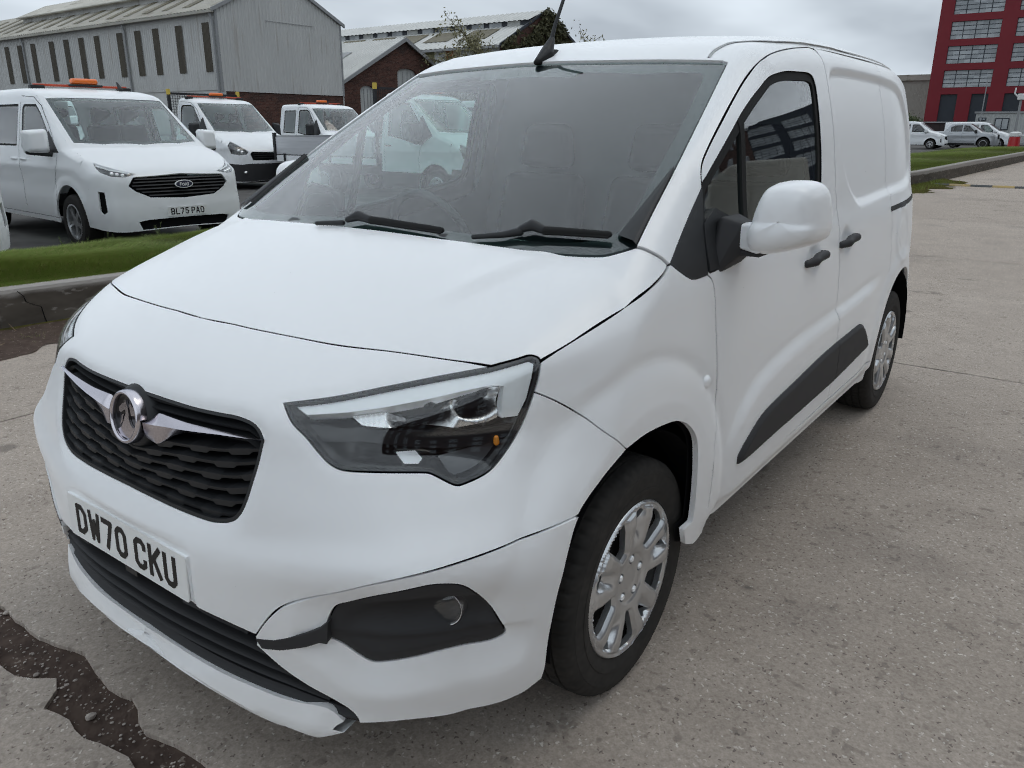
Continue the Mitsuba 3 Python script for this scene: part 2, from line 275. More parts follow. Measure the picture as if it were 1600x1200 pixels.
BND={"shut":[[0.6,0.111,1.011],[0.596,0.197,1.01],[0.584,0.316,1.009],[0.563,0.437,1.005],[0.525,0.555,1.004],[0.483,0.662,0.997],[0.438,0.748,0.988]],
"hl_top":[[0.438,0.748,0.988],[0.395,0.775,0.996],[0.366,0.79,1.001],[0.354,0.804,0.997],[0.354,0.811,0.988]],
"hl_in":[[0.438,0.748,0.988],[0.505,0.69,0.977],[0.597,0.602,0.957],[0.663,0.525,0.938],[0.716,0.435,0.92]],
"hl_low":[[0.716,0.435,0.92],[0.73,0.476,0.89],[0.728,0.511,0.868],[0.724,0.546,0.838],[0.719,0.57,0.821],[0.709,0.598,0.813],[0.667,0.661,0.812],[0.614,0.718,0.808],[0.603,0.73,0.804],[0.589,0.75,0.791],[0.576,0.766,0.781],[0.562,0.776,0.781],[0.511,0.798,0.795],[0.464,0.806,0.825],[0.424,0.812,0.863],[0.397,0.818,0.91],[0.384,0.818,0.932]],
"hl_out":[[0.384,0.818,0.932],[0.372,0.818,0.953],[0.359,0.814,0.98],[0.354,0.811,0.988]],
"fshut":[[0.354,0.811,0.988],[0.312,0.822,1.003],[0.255,0.833,1.019],[0.115,0.85,1.052],[0.042,0.856,1.07],[-0.024,0.863,1.089],[-0.082,0.863,1.106],[-0.114,0.86,1.118],[-0.132,0.856,1.13]],
"pjoint":[[-0.132,0.856,1.13],[-0.117,0.841,1.147],[-0.101,0.823,1.161],[-0.089,0.803,1.171],[-0.081,0.787,1.174]],
"cowl":[[-0.081,0.787,1.174],[-0.051,0.762,1.165],[-0.016,0.724,1.155],[0.024,0.627,1.155],[0.058,0.516,1.16],[0.09,0.333,1.17],[0.099,0.206,1.174],[0.102,0.1,1.176]],
"bseam":[[0.384,0.818,0.932],[0.339,0.843,0.904],[0.281,0.871,0.861],[0.242,0.905,0.82],[0.168,0.921,0.759]],
"arch_f":[[0.168,0.921,0.759],[0.274,0.92,0.723],[0.364,0.92,0.676],[0.407,0.92,0.604],[0.43,0.913,0.519],[0.435,0.899,0.424],[0.436,0.89,0.334],[0.439,0.883,0.299]],
"arch_b":[[0.168,0.921,0.759],[0.066,0.921,0.765],[-0.063,0.921,0.753],[-0.132,0.922,0.732],[-0.183,0.922,0.701],[-0.221,0.923,0.662],[-0.237,0.924,0.616],[-0.247,0.924,0.529],[-0.257,0.918,0.406],[-0.246,0.916,0.378]],
"bbot":[[0.743,0.633,0.26],[0.715,0.676,0.265],[0.671,0.726,0.269],[0.596,0.785,0.267],[0.501,0.85,0.273],[0.439,0.883,0.299]],
"gtop":[[0.793,-0.009,0.883],[0.791,0.104,0.883],[0.784,0.216,0.882],[0.775,0.293,0.884],[0.767,0.338,0.885],[0.762,0.373,0.881],[0.761,0.393,0.875],[0.761,0.408,0.863],[0.763,0.418,0.848]],
"gside":[[0.763,0.418,0.848],[0.776,0.411,0.801],[0.788,0.404,0.765],[0.798,0.398,0.735],[0.806,0.39,0.709],[0.811,0.38,0.691],[0.816,0.366,0.677],[0.822,0.345,0.667]],
"gbot":[[0.822,0.345,0.667],[0.832,0.29,0.657],[0.841,0.209,0.654],[0.847,0.118,0.656],[0.847,0.013,0.667]],
"seam":[[0.83,0.427,0.435],[0.823,0.457,0.478],[0.815,0.485,0.51],[0.806,0.513,0.532],[0.793,0.56,0.557],[0.777,0.619,0.582],[0.739,0.725,0.629],[0.656,0.812,0.655],[0.533,0.872,0.67],[0.446,0.904,0.676],[0.364,0.92,0.676]],
"fogseam":[[0.83,0.427,0.435],[0.828,0.427,0.422],[0.826,0.426,0.408],[0.81,0.483,0.416],[0.792,0.544,0.44],[0.779,0.58,0.455]],
"fog":[[0.779,0.58,0.455],[0.776,0.588,0.485],[0.773,0.595,0.512],[0.768,0.613,0.54],[0.758,0.642,0.555],[0.736,0.718,0.59],[0.698,0.784,0.614],[0.672,0.809,0.616],[0.644,0.83,0.608],[0.621,0.839,0.589],[0.578,0.843,0.541],[0.551,0.854,0.49],[0.529,0.86,0.444],[0.534,0.856,0.434],[0.56,0.836,0.427],[0.632,0.785,0.426],[0.679,0.74,0.416],[0.719,0.69,0.407],[0.735,0.665,0.406],[0.749,0.639,0.42],[0.764,0.61,0.442],[0.779,0.58,0.455]],
"white_in":[[0.826,0.426,0.408],[0.808,0.474,0.367],[0.788,0.528,0.336],[0.767,0.582,0.313],[0.754,0.614,0.295],[0.746,0.629,0.276],[0.743,0.633,0.26]],
"itop":[[0.887,0.052,0.488],[0.868,0.257,0.46],[0.855,0.331,0.451],[0.841,0.388,0.442],[0.83,0.427,0.435]],
"iplate":[[0.867,-0.268,0.466],[0.868,0.257,0.46]],
"ltop":[[0.849,-0.001,0.284],[0.836,0.244,0.274],[0.816,0.382,0.271],[0.798,0.469,0.271],[0.774,0.556,0.281],[0.766,0.581,0.275],[0.759,0.601,0.256]],
"lbot":[[0.849,0.016,0.238],[0.841,0.165,0.225],[0.816,0.324,0.202],[0.797,0.417,0.193],[0.79,0.472,0.206],[0.759,0.601,0.256]],
"lcrease":[[0.843,-0.166,0.276],[0.843,0.175,0.258],[0.817,0.379,0.239],[0.802,0.448,0.232],[0.789,0.509,0.252],[0.767,0.578,0.283]],
"door_f":[[-0.364,0.916,0.384],[-0.361,0.923,0.486],[-0.363,0.92,0.584],[-0.391,0.905,0.669],[-0.371,0.902,0.84],[-0.361,0.895,0.935],[-0.36,0.886,1.013],[-0.35,0.879,1.058],[-0.324,0.874,1.079]],
"door_s":[[-0.324,0.874,1.079],[-0.384,0.813,1.295]],
"door_t":[[-0.384,0.813,1.295],[-0.408,0.797,1.334],[-0.447,0.784,1.369],[-0.56,0.767,1.441],[-0.707,0.747,1.525],[-0.861,0.728,1.604],[-0.989,0.726,1.658],[-1.143,0.715,1.689],[-1.345,0.705,1.714],[-1.598,0.694,1.735]],
"win":[[-0.326,0.874,1.081],[-0.384,0.814,1.291],[-0.422,0.808,1.322],[-0.663,0.787,1.466],[-0.773,0.775,1.522],[-0.867,0.768,1.563],[-0.921,0.764,1.586],[-0.967,0.762,1.601],[-1.042,0.761,1.614],[-1.131,0.76,1.623],[-1.319,0.759,1.629],[-1.36,0.761,1.626],[-1.39,0.764,1.615],[-1.406,0.775,1.577],[-1.395,0.807,1.448],[-1.387,0.83,1.316],[-1.369,0.844,1.228]],
"sail":[[-0.132,0.856,1.13],[-0.164,0.864,1.111],[-0.198,0.87,1.093],[-0.23,0.874,1.081],[-0.268,0.874,1.078],[-0.324,0.874,1.079]],
"ws":[[-0.081,0.787,1.174],[-0.192,0.77,1.244],[-0.334,0.749,1.33],[-0.611,0.703,1.495],[-0.778,0.673,1.591],[-0.865,0.657,1.64]],
"wst":[[-0.865,0.657,1.64],[-0.827,0.488,1.648],[-0.796,0.272,1.653],[-0.789,-0.007,1.658]],
"frit":[[0.057,-0.035,1.203],[0.058,0.094,1.201],[0.049,0.298,1.193],[0.02,0.487,1.183],[-0.008,0.586,1.181],[-0.033,0.645,1.183],[-0.058,0.685,1.188],[-0.088,0.713,1.199],[-0.121,0.724,1.215],[-0.169,0.725,1.243],[-0.357,0.698,1.356],[-0.539,0.67,1.463],[-0.706,0.636,1.56],[-0.764,0.624,1.594],[-0.787,0.612,1.608],[-0.793,0.597,1.614],[-0.765,0.498,1.616],[-0.741,0.421,1.614],[-0.729,0.211,1.624],[-0.698,0.194,1.61],[-0.699,0.052,1.614]],
"ditch":[[-0.857,0.591,1.648],[-0.915,0.583,1.674],[-0.964,0.587,1.693],[-1.031,0.601,1.711],[-1.1,0.65,1.717],[-1.211,0.675,1.723]],
"clad":[[-0.565,0.918,0.463],[-0.565,0.919,0.493],[-0.607,0.924,0.529],[-0.705,0.924,0.57],[-0.787,0.924,0.587],[-1.036,0.924,0.608],[-1.405,0.923,0.636],[-1.765,0.923,0.647],[-1.876,0.923,0.65],[-1.922,0.923,0.643],[-1.963,0.924,0.625],[-2.016,0.924,0.585],[-2.079,0.922,0.53],[-2.071,0.922,0.505],[-2.0,0.923,0.5],[-1.55,0.922,0.475],[-1.164,0.922,0.469],[-0.83,0.922,0.465],[-0.591,0.92,0.461]],
"repeater":[[-0.31,0.899,0.79]],
"drl":[[0.708,0.457,0.921],[0.681,0.506,0.931],[0.601,0.605,0.954],[0.511,0.695,0.972],[0.444,0.753,0.983],[0.401,0.78,0.99],[0.372,0.795,0.994],[0.366,0.805,0.989],[0.38,0.812,0.961],[0.4,0.814,0.922],[0.424,0.809,0.887],[0.457,0.792,0.889],[0.451,0.789,0.92],[0.439,0.785,0.953],[0.46,0.768,0.959],[0.511,0.732,0.954],[0.577,0.676,0.942],[0.624,0.627,0.931],[0.67,0.568,0.92],[0.71,0.493,0.909]],
"rfl":[[0.666,0.573,0.921],[0.624,0.627,0.931],[0.577,0.676,0.942],[0.511,0.732,0.954],[0.46,0.768,0.959],[0.442,0.783,0.952],[0.453,0.788,0.92],[0.46,0.791,0.889],[0.478,0.782,0.883],[0.535,0.747,0.88],[0.595,0.7,0.886],[0.645,0.646,0.894],[0.668,0.601,0.904]],
"bulbs":[[0.583,0.694,0.924],[0.493,0.759,0.936]],
"divider":[[0.718,0.508,0.893],[0.675,0.607,0.889],[0.606,0.693,0.879],[0.536,0.748,0.87],[0.454,0.796,0.87],[0.425,0.81,0.87],[0.435,0.808,0.854],[0.496,0.78,0.845],[0.562,0.736,0.847],[0.619,0.687,0.856],[0.681,0.611,0.868],[0.718,0.542,0.863]],
"marker":[[0.639,0.672,0.845],[0.612,0.697,0.845],[0.607,0.709,0.833],[0.621,0.704,0.821],[0.633,0.692,0.822]],
"indbowl":[[0.577,0.732,0.834],[0.521,0.767,0.841],[0.465,0.797,0.844],[0.464,0.804,0.831],[0.497,0.797,0.81],[0.532,0.784,0.797],[0.567,0.763,0.794]],
"indicator":[[0.475,0.795,0.837]],
"band":[[0.828,0.43,0.428],[0.816,0.473,0.436],[0.797,0.534,0.463],[0.781,0.576,0.487],[0.773,0.594,0.505],[0.775,0.589,0.457],[0.781,0.573,0.457],[0.792,0.544,0.44],[0.81,0.483,0.416],[0.823,0.439,0.408]]}

# ------------------------------------------------------------------ materials
def C(*c): return {'type': 'rgb', 'value': list(c)}
def mat(name, **d): scene[name] = d
def two(name, d): scene[name] = {'type': 'twosided', 'b': d}
def principled(name, col, rough=.5, metallic=0., spec=.5, coat=0., gloss=.9, bump=None, bscale=.001, **kw):
    d = {'type': 'principled', 'base_color': col if isinstance(col, dict) else C(*col), 'roughness': rough, 'metallic': metallic, 'specular': spec}
    if coat: d.update(clearcoat=coat, clearcoat_gloss=gloss)
    d.update(kw)
    if bump is not None: d = {'type': 'bumpmap', 'arbitrary': mikit.proc(bump, eps=.0008), 'scale': bscale, 'b': d}
    two(name, d)
def _paint(p, n, uv):
    d = mikit.fbm(p.x * 2.3, p.y * 2.3, p.z * 2.3) ; low = mikit.smoothstep(.75, .2, p.z) * (.35 + .65 * mikit.fbm(p.x * 14, p.y * 14, p.z * 14))
    return mikit.mix((.79, .80, .81), (.70, .69, .67), dr.clip(low * .5 + (d - .5) * .25, 0, 1))
principled('paint_white', mikit.proc(_paint), rough=.28, spec=.5, coat=1., gloss=.985)
principled('paint_white_plain', (.76, .775, .785), rough=.3, spec=.5, coat=.8, gloss=.96)
principled('shell_dark', (.006, .006, .007), rough=.9, spec=.1)
principled('plastic_black', (.018, .019, .021), rough=.48, spec=.4)
def _grain(p, n, uv): return mikit.noise(p.x * 900, p.y * 900, p.z * 900)
principled('plastic_grain', (.030, .030, .032), rough=.62, spec=.35, bump=_grain, bscale=.0005)
principled('plastic_gloss', (.012, .012, .014), rough=.12, spec=.5)
principled('rubber', (.014, .014, .014), rough=.75, spec=.25)
def _tyre(p, n, uv): return mikit.mix((.018, .0175, .017), (.045, .041, .037), mikit.fbm(p.x * 12, p.y * 12, p.z * 12) * mikit.fbm(p.x * 60, p.y * 60, p.z * 60) * 1.4)
principled('tyre', mikit.proc(_tyre), rough=.8, spec=.3)
mat('chrome', type='twosided', b={'type': 'roughconductor', 'material': 'Cr', 'alpha': .04, 'distribution': 'ggx'})
principled('silver', (.60, .61, .62), rough=.24, metallic=.85, spec=.5, coat=.4)
principled('silver_bright', (.88, .89, .90), rough=.22, metallic=.15, spec=.6, coat=1.)
mat('reflector', type='twosided', b={'type': 'roughconductor', 'material': 'Al', 'alpha': .09})
mat('glass_clear', type='thindielectric', int_ior=1.5, specular_transmittance=C(.93, .95, .95))
mat('glass_screen', type='thindielectric', int_ior=1.56, specular_transmittance=C(.62, .82, .78))
mat('glass_side', type='thindielectric', int_ior=1.52, specular_transmittance=C(.60, .70, .68))
principled('frit', (.020, .018, .022), rough=.35, spec=.3)
principled('lens_smoke', (.05, .05, .055), rough=.08, spec=.6, coat=1.)
principled('plate_white', (.74, .75, .74), rough=.35, spec=.4, coat=.4)
principled('plate_ink', (.012, .012, .012), rough=.5, spec=.3)
principled('lens_amber', (.85, .30, .03), rough=.25, spec=.6, coat=.6)
principled('dash_grey', (.10, .105, .11), rough=.75, spec=.25)
principled('bulkhead_grey', (.11, .115, .12), rough=.6, spec=.3)
principled('trim_light', (.42, .43, .43), rough=.8, spec=.2)
principled('cloth_dark', (.03, .032, .036), rough=.95, spec=.1)
principled('paper', (.62, .63, .62), rough=.8, spec=.2)
principled('steel_dark', (.05, .048, .046), rough=.55, metallic=.6, spec=.4)

# ------------------------------------------------------------------ the white van
B = {k: np.array(v) for k, v in BND.items()}
def cv(name, rev=False, n=6):
    c = cr(B[name], n); return c[::-1] if rev else c
f0 = body_f
TOP, FRONT, SIDE = Par((0, 0, 1), up=(1, 0, 0)), Sph((-.15, 0, .48)), Par((0, 1, 0))
CORN, PIL = Par((.35, .9, .28)), Par((.25, .72, .65))
van = thing('van', 'large white panel van nearest the camera with black grille and clipped number plate', 'van')
def both(name, m, mat_, parent=van, smooth=True):
    """a part and its twin on the other side; returns their keys"""
    return put(name, m, mat_, parent, smooth), put(name, flip(m), mat_, parent, smooth)
def sympoly(ch, curves):
    half = np.vstack([np.asarray(c, float) for c in curves]); half[:, 1] = np.maximum(half[:, 1], -.003)
    a = Polygon(ch.uv(half)).buffer(0); b = Polygon(ch.uv(half * [1, -1, 1])).buffer(0)
    return unary_union([a.buffer(2e-4), b.buffer(2e-4)])
shadow = []; GAP_SHADE = {}
def body_panel(name, ch, poly, h=.02, sym=False, mat_='paint_white', parent=van, back=True, **kw):
    sl_ = [] if name in ('bonnet', 'front_door', 'sliding_door') else None
    m = panel(f0, ch, poly, h, dark_lips=sl_, **kw)
    if sl_: GAP_SHADE[name] = join(sl_)
    if back: s = shadow_sheet(f0, ch, poly, off=-.03); shadow.append(s); (None if sym else shadow.append(flip(s)))
    return put(name, m, mat_, parent, True) if sym else both(name, m, mat_, parent)
ctr = lambda x, z: np.array([[x, 0, z]])
# --- bonnet
bon = sympoly(TOP, [ctr(.606, 1.011), cv('shut'), cv('hl_top'), cv('fshut'), cv('pjoint'), cv('cowl'), ctr(.104, 1.177)])
def bon_disp(P):
    y = np.abs(P[:, 1]); e = .16 + (P[:, 0] * -.28 + .17)
    k = 1 - sstep(.22, .44, P[:, 0]); return k * (-.006 * sstep(0, .05, y - e - .28) + .003 * np.exp(-((y - e - .28) / .03)**2))
scene_keys_bonnet = body_panel('bonnet', TOP, bon, .018, sym=True, gap=.0032, disp=bon_disp)
# --- front bumper: the upper moulding with the grille opening
grille_half = [cv('gtop'), cv('gside'), cv('gbot')]
GR = sympoly(FRONT, [ctr(.792, .883)] + [cv('gtop')[3:], cv('gside'), cr(np.array([B['gbot'][0], (.8335, .30, .660), (.8405, .21, .6595), (.846, .11, .662), (.848, 0, .664)]), 6)])
bump = sympoly(FRONT, [ctr(.606, 1.011), cv('shut'), cv('hl_in'), cv('hl_low'), cv('bseam'), cv('arch_f', n=8)[:17], cv('seam', True), cv('itop', True), ctr(.888, .489)])
def around(P, poly, ch, w, amt):
    d = shapely.distance(poly, shapely.points(ch.uv(P))); return amt * (1 - sstep(0, w, d))
LAMP = poly_of(FRONT, [cv('hl_in'), cv('hl_low'), cv('hl_out'), cv('hl_top', True)])
def plate_flat(P):
    k = (1 - sstep(.268, .276, np.abs(P[:, 1]))) * (1 - sstep(.585, .60, P[:, 2])); return np.minimum(0, .862 - P[:, 0]) * k
body_panel('front_bumper', FRONT, bump.difference(GR), .011, sym=True, disp=lambda P: plate_flat(P) + around(P, GR, FRONT, .022, -.006) + around(P * [1, 0, 1] + np.abs(P) * [0, 1, 0], LAMP, FRONT, .02, -.003))
# --- lower corner pieces
FOG = poly_of(FRONT, [cv('fog')])
low = poly_of(FRONT, [cv('seam'), cv('arch_f', n=8)[16:], cv('bbot', True), cv('white_in', True), cv('fogseam', True)])
low = low.difference(FOG.buffer(.001))
def low_disp(P):
    d = shapely.distance(FOG, shapely.points(FRONT.uv(P))); wt = np.where(P[:, 2] < .47, 1., .45)
    return .004 - wt * .026 * (1 - np.clip(d / .055, 0, 1))
corner = body_panel('bumper_corner', FRONT, low, .011, disp=low_disp)
for k in corner: say(k, 'lower bumper corner with the fog lamp pocket')
band = panel(f0, FRONT, Polygon(FRONT.uv(B['band'])).buffer(.001), .010, off=.0055, gap=0, lip=.02)
def fog_disp(P):
    d = shapely.distance(FOG.exterior, shapely.points(FRONT.uv(P))); k = np.clip(1 - ((P[:, 2] - .52) / .045)**2, 0, 1) * sstep(.50, .62, P[:, 0]) * sstep(.80, .68, P[:, 0] + .0); return np.where(P[:, 2] < .47, -.021, -.0085) * (1 - .4 * sstep(0, .02, d)) - .012 * sstep(0.0, .04, d) - .03 * k
for s in (0, 1):
    fl = put('fog_light_surround', panel(f0, FRONT, FOG.buffer(-.0005), .009, gap=0, lip=.012, disp=fog_disp) if not s else flip(panel(f0, FRONT, FOG.buffer(-.0005), .009, gap=0, lip=.012, disp=fog_disp)), 'plastic_grain', van, True)
    g = FRONT.uv(np.array([[.640, .795, .515]]))[0]; lp = onto(f0, FRONT, g[None])[0]; ln = normals(f0, lp[None])[0]
    lp = lp - ln * .046
    ax = np.array([.93, .34, .05]); u = np.cross((0, 0, 1), ax); u /= np.linalg.norm(u); w_ = np.cross(ax, u)
    mp = lambda m: (m[0][:, :1] * ax + m[0][:, 1:2] * u + m[0][:, 2:] * w_ + lp, m[1])
    bowl = mp(lathe([(.0, -.03), (.02, -.026), (.034, -.008), (.037, .006), (.041, .008), (.042, -.02)], 40, 'x'))
    lens = mp(lathe([(.0, .012), (.02, .010), (.037, .004)], 40, 'x'))
    L = put('fog_lamp', bowl if not s else flip(bowl), 'reflector', fl, True); put('fog_lens', lens if not s else flip(lens), 'glass_clear', fl, True)
    put('trim_band', band if not s else flip(band), 'plastic_grain', van, True)
# --- lower intake: backing, bars, and the white lip under it
def xfront(y, z, off=0.):
    y = np.asarray(y, float); z = np.asarray(z, float)
    P = onto(f0, Par((1, 0, 0)), np.stack(np.broadcast_arrays(y, z), 1)) if True else 0
    return P + normals(f0, P) * off
def fold(c): c = np.asarray(c, float); return np.vstack([c[::-1] * [1, -1, 1], c[1:]])
it = lambda y: np.interp(np.abs(y), [0, .256, .33, .388, .428, .5], [.487, .465, .452, .443, .43, .40])
itn = sympoly(FRONT, [ctr(.888, .489), cv('itop'), B['fogseam'][:3], cv('white_in'), B['lbot'][-1:], cv('ltop', True)[1:], ctr(.851, .286)])
low_grille = put('lower_grille', panel(f0, FRONT, itn, .03, off=-.07, gap=-.012, lip=0), 'shell_dark', van, True)
say(low_grille, 'black slatted lower intake')
zt = lambda y: np.interp(np.abs(y), [0, .256, .33, .388, .428, .53, .63], [.487, .465, .452, .443, .43, .405, .375])
zb = lambda y: np.interp(np.abs(y), [0, .25, .38, .47, .60, .7], [.285, .274, .271, .272, .262, .25])
for k, fr in enumerate((.08, .30, .52, .74, .95)):
    ym = [.40, .455, .515, .57, .628][k]
    y = np.linspace(-ym, ym, 61); z = zt(y) * (1 - fr) + zb(y) * fr
    hgt = .011 if k < 4 else .017
    a = xfront(y, z + hgt * .6, -.016); b_ = xfront(y, z + .0, -.004); c_ = xfront(y, z - hgt * .7, -.010); d_ = a - [.05, 0, .004]; e_ = c_ - [.05, 0, -.004]
    for q_ in (a, b_, c_, d_, e_): q_[:, 0] = np.where((np.abs(q_[:, 1]) < .285) & (q_[:, 2] > .447), np.minimum(q_[:, 0], .856), q_[:, 0])
    put('slat', join([strip([d_, a, b_, c_, e_])]), 'plastic_grain', low_grille, 40)
T_, K_, L_ = (fold(resample(np.vstack([q, cv(n_)[1:]]), 46)) for n_, q in (('ltop', ctr(.851, .286)), ('lcrease', ctr(.853, .262)), ('lbot', ctr(.848, .238))))
K_[:, 2] = np.interp(np.abs(K_[:, 1]), [0, .2, .33, .42, .50, .6], [.252, .243, .228, .214, .214, .24]); L_[:, 2] = np.minimum(L_[:, 2], K_[:, 2] - .014 * np.clip((.62 - np.abs(L_[:, 1])) / .1, .02, 1)); nk = normals(f0, K_) * [1, 1, .2]
kk = np.clip((.62 - np.abs(K_[:, 1])) / .1, 0, 1)[:, None]
K_ = K_ + nk * .016 * kk; L_ = L_ + normals(f0, L_) * .010 * kk; T_ = T_ + normals(f0, T_) * .001
U_ = L_ - [.07, 0, -.012]
lipm = strip([T_ - normals(f0, T_) * .04, T_, T_ * .35 + K_ * .65 + [0, 0, .003], K_, L_, U_])
say(put('front_lip', lipm, 'paint_white', van, 35), 'white lip below the lower intake')
# --- grille
grille = put('grille', panel(f0, FRONT, GR, .03, off=-.062, gap=-.012, lip=0), 'shell_dark', van, True); say(grille, 'black front grille')
put('frame', panel(f0, FRONT, GR.buffer(.001).difference(GR.buffer(-.0055)), .005, off=-.007, gap=0, lip=.055), 'plastic_black', grille, True)
gz_c = lambda y: np.interp(np.abs(y), [0, .07, .15, .3, .43], [.782, .792, .806, .824, .846])
gz_b = lambda y: np.interp(np.abs(y), [0, .12, .21, .29, .346, .38, .41], [.663, .661, .659, .659, .664, .674, .69])
side_y = lambda z: np.interp(z, [.66, .668, .692, .735, .804, .85, .875, .882], [.30, .345, .380, .40, .415, .42, .392, .37])
for k in range(6):
    fr = (k + .55) / 6.2
    y = np.linspace(-.43, .43, 241); z = gz_c(y) * (1 - fr) + gz_b(y) * fr
    ok = np.abs(y) < side_y(z) - .004
    if k == 0: ok &= np.abs(y) > .085
    for sel in ((y < 0, y >= 0) if k == 0 else (np.ones_like(ok),)):
        yy, z_ = y[ok & sel], z[ok & sel]
        w = .0055 + .0055 * sstep(.35, .5, np.abs(((np.abs(yy) / .118 + .31 * k) % 1) - .5) * 2 * .8)
        a = xfront(yy, z_ + w * .7 + .002, -.028); b_ = xfront(yy, z_ + w * .2, -.012); c_ = xfront(yy, z_ - w, -.016)
        put('slat', strip([a - [.035, 0, .003], a, b_, c_, c_ - [.035, 0, -.004]]), 'plastic_black', grille, 40)
for k, dz in enumerate((.014, .034, .054)):
    for sg in (1, -1):
        y = np.linspace(.05 if k < 2 else .06, .41, 60); z = np.interp(y, [0, .37, .42], [.884, .883, .86]) - dz + y * .035 * (1 - k * .15) + .004
        ok = y < side_y(np.minimum(z, .881)) - .002; y, z = y[ok], z[ok]
        a = xfront(y * sg, z + .007, -.026); b_ = xfront(y * sg, z, -.012); c_ = xfront(y * sg, z - .006, -.020)
        put('slat', strip([a - [.03, 0, 0], a, b_, c_, c_ - [.03, 0, 0]]), 'plastic_black', grille, 40)
wing_t = np.array([(.072, .826), (.105, .849), (.16, .848), (.20, .8475), (.31, .8505), (.421, .851)])
wing_r = np.array([(.070, .822), (.100, .824), (.155, .830), (.20, .8335), (.31, .844), (.421, .850)])
wing_b = np.array([(.060, .788), (.108, .782), (.152, .808), (.20, .8270), (.31, .840), (.421, .849)])
for sg in (1, -1):
    rows = []
    for q, o in ((wing_t, -.016), (wing_t, -.004), (wing_r, .012), (wing_b, -.004), (wing_b, -.018)):
        p = resample(q, 50); taper = np.interp(p[:, 0], [0, .2, .42], [1, .75, .25]); rows.append(xfront(p[:, 0] * sg, p[:, 1], 0) + normals(f0, xfront(p[:, 0] * sg, p[:, 1], 0)) * (o * taper)[:, None])
    put('chrome_bar', strip(rows), 'chrome', grille, 30)
bc = xfront([0.], [.822])[0] + [.006, 0, 0]; tl = math.radians(10)
def face(m, d=0.):  # (u right as seen from the front is -y, v up, w out) on the badge plane
    v = np.asarray(m[0]); U = np.array([0, 1, 0]); N = np.array([math.cos(tl), 0, math.sin(tl)]); W = np.cross(N, U)
    return bc + v[:, :1] * U + v[:, 1:2] * W + (v[:, 2:] + d) * N, m[1]
badge = put('badge', face(lathe([(.0, -.004), (.045, -.004), (.052, .0), (.0535, .004)], 72, 'z')), 'plastic_gloss', grille, 30)
put('ring', face(lathe([(.0525, .000), (.0505, .006), (.0525, .0105), (.0565, .012), (.0605, .009), (.062, .0), (.062, -.03)], 96, 'z')), 'chrome', badge, True)
put('mount', face(lathe([(.062, -.012), (.071, -.016), (.078, -.03), (.08, -.06)], 72, 'z')), 'plastic_black', badge, True)
# the emblem: a rampant beast's head and neck holding a small banner
emb = [[(-.012, -.051), (.022, -.049), (.034, -.037), (.020, -.028), (.012, -.012), (.004, .008), (.006, .016), (.016, .012), (.024, .006), (.033, .008), (.034, .016), (.026, .022), (.020, .028), (.012, .030), (.008, .040), (.003, .030), (-.004, .022), (-.008, .008), (-.010, -.006), (-.018, -.016), (-.030, -.022), (-.040, -.020), (-.046, -.012), (-.049, -.016), (-.042, -.028), (-.030, -.040)],
       [(.012, .004), (.016, -.004), (.018, -.016), (.026, -.024), (.022, -.012), (.020, .000)],
       [(-.044, -.012), (-.040, -.012), (-.034, .022), (-.038, .024)], [(-.040, .010), (-.020, .006), (-.010, .030), (-.014, .034), (-.024, .026), (-.034, .030)]]
put('emblem', join([face((lambda m: (m.vertices, m.faces))(trimesh.creation.extrude_polygon(Polygon(np.array(q) * [-1, 1] * .97).buffer(.0012).buffer(-.0008), .005, engine='earcut')), -.003) for q in emb]), 'chrome', badge)
# --- number plate
def plate(parent, text, P0, ux, up, mat_='plate_white'):
    ux, up = np.array(ux, float), np.array(up, float); ux /= np.linalg.norm(ux); up /= np.linalg.norm(up); nn = np.cross(ux, up)
    mp = lambda v: P0 + v[:, :1] * ux + v[:, 1:2] * up + v[:, 2:] * nn
    q = sbox(-.26, -.0555, .26, .0555).buffer(-.008).buffer(.008); m = trimesh.creation.extrude_polygon(q, .003, engine='earcut')
    k = put('number_plate', (mp(m.vertices), m.faces), mat_, parent)
    for v, F in plate_text(text): put('character', (mp(v + [0, 0, .0032]), F), 'plate_ink', k)
    return k
pc = xfront([0.], [.523])[0]; pc = np.array([.869, 0, .523])
np_ = plate(van, 'DW70 CKU', pc, (0, 1, 0), (-.035, 0, 1)); say(np_, 'number plate reading DW70 CKU')
put('bracket', boxm(.80, .868, -.262, .262, .470, .578), 'paint_white_plain', np_)
m = boxm(.862, .874, -.005, .045, .452, .4665); put('clip', m, 'plastic_black', np_)
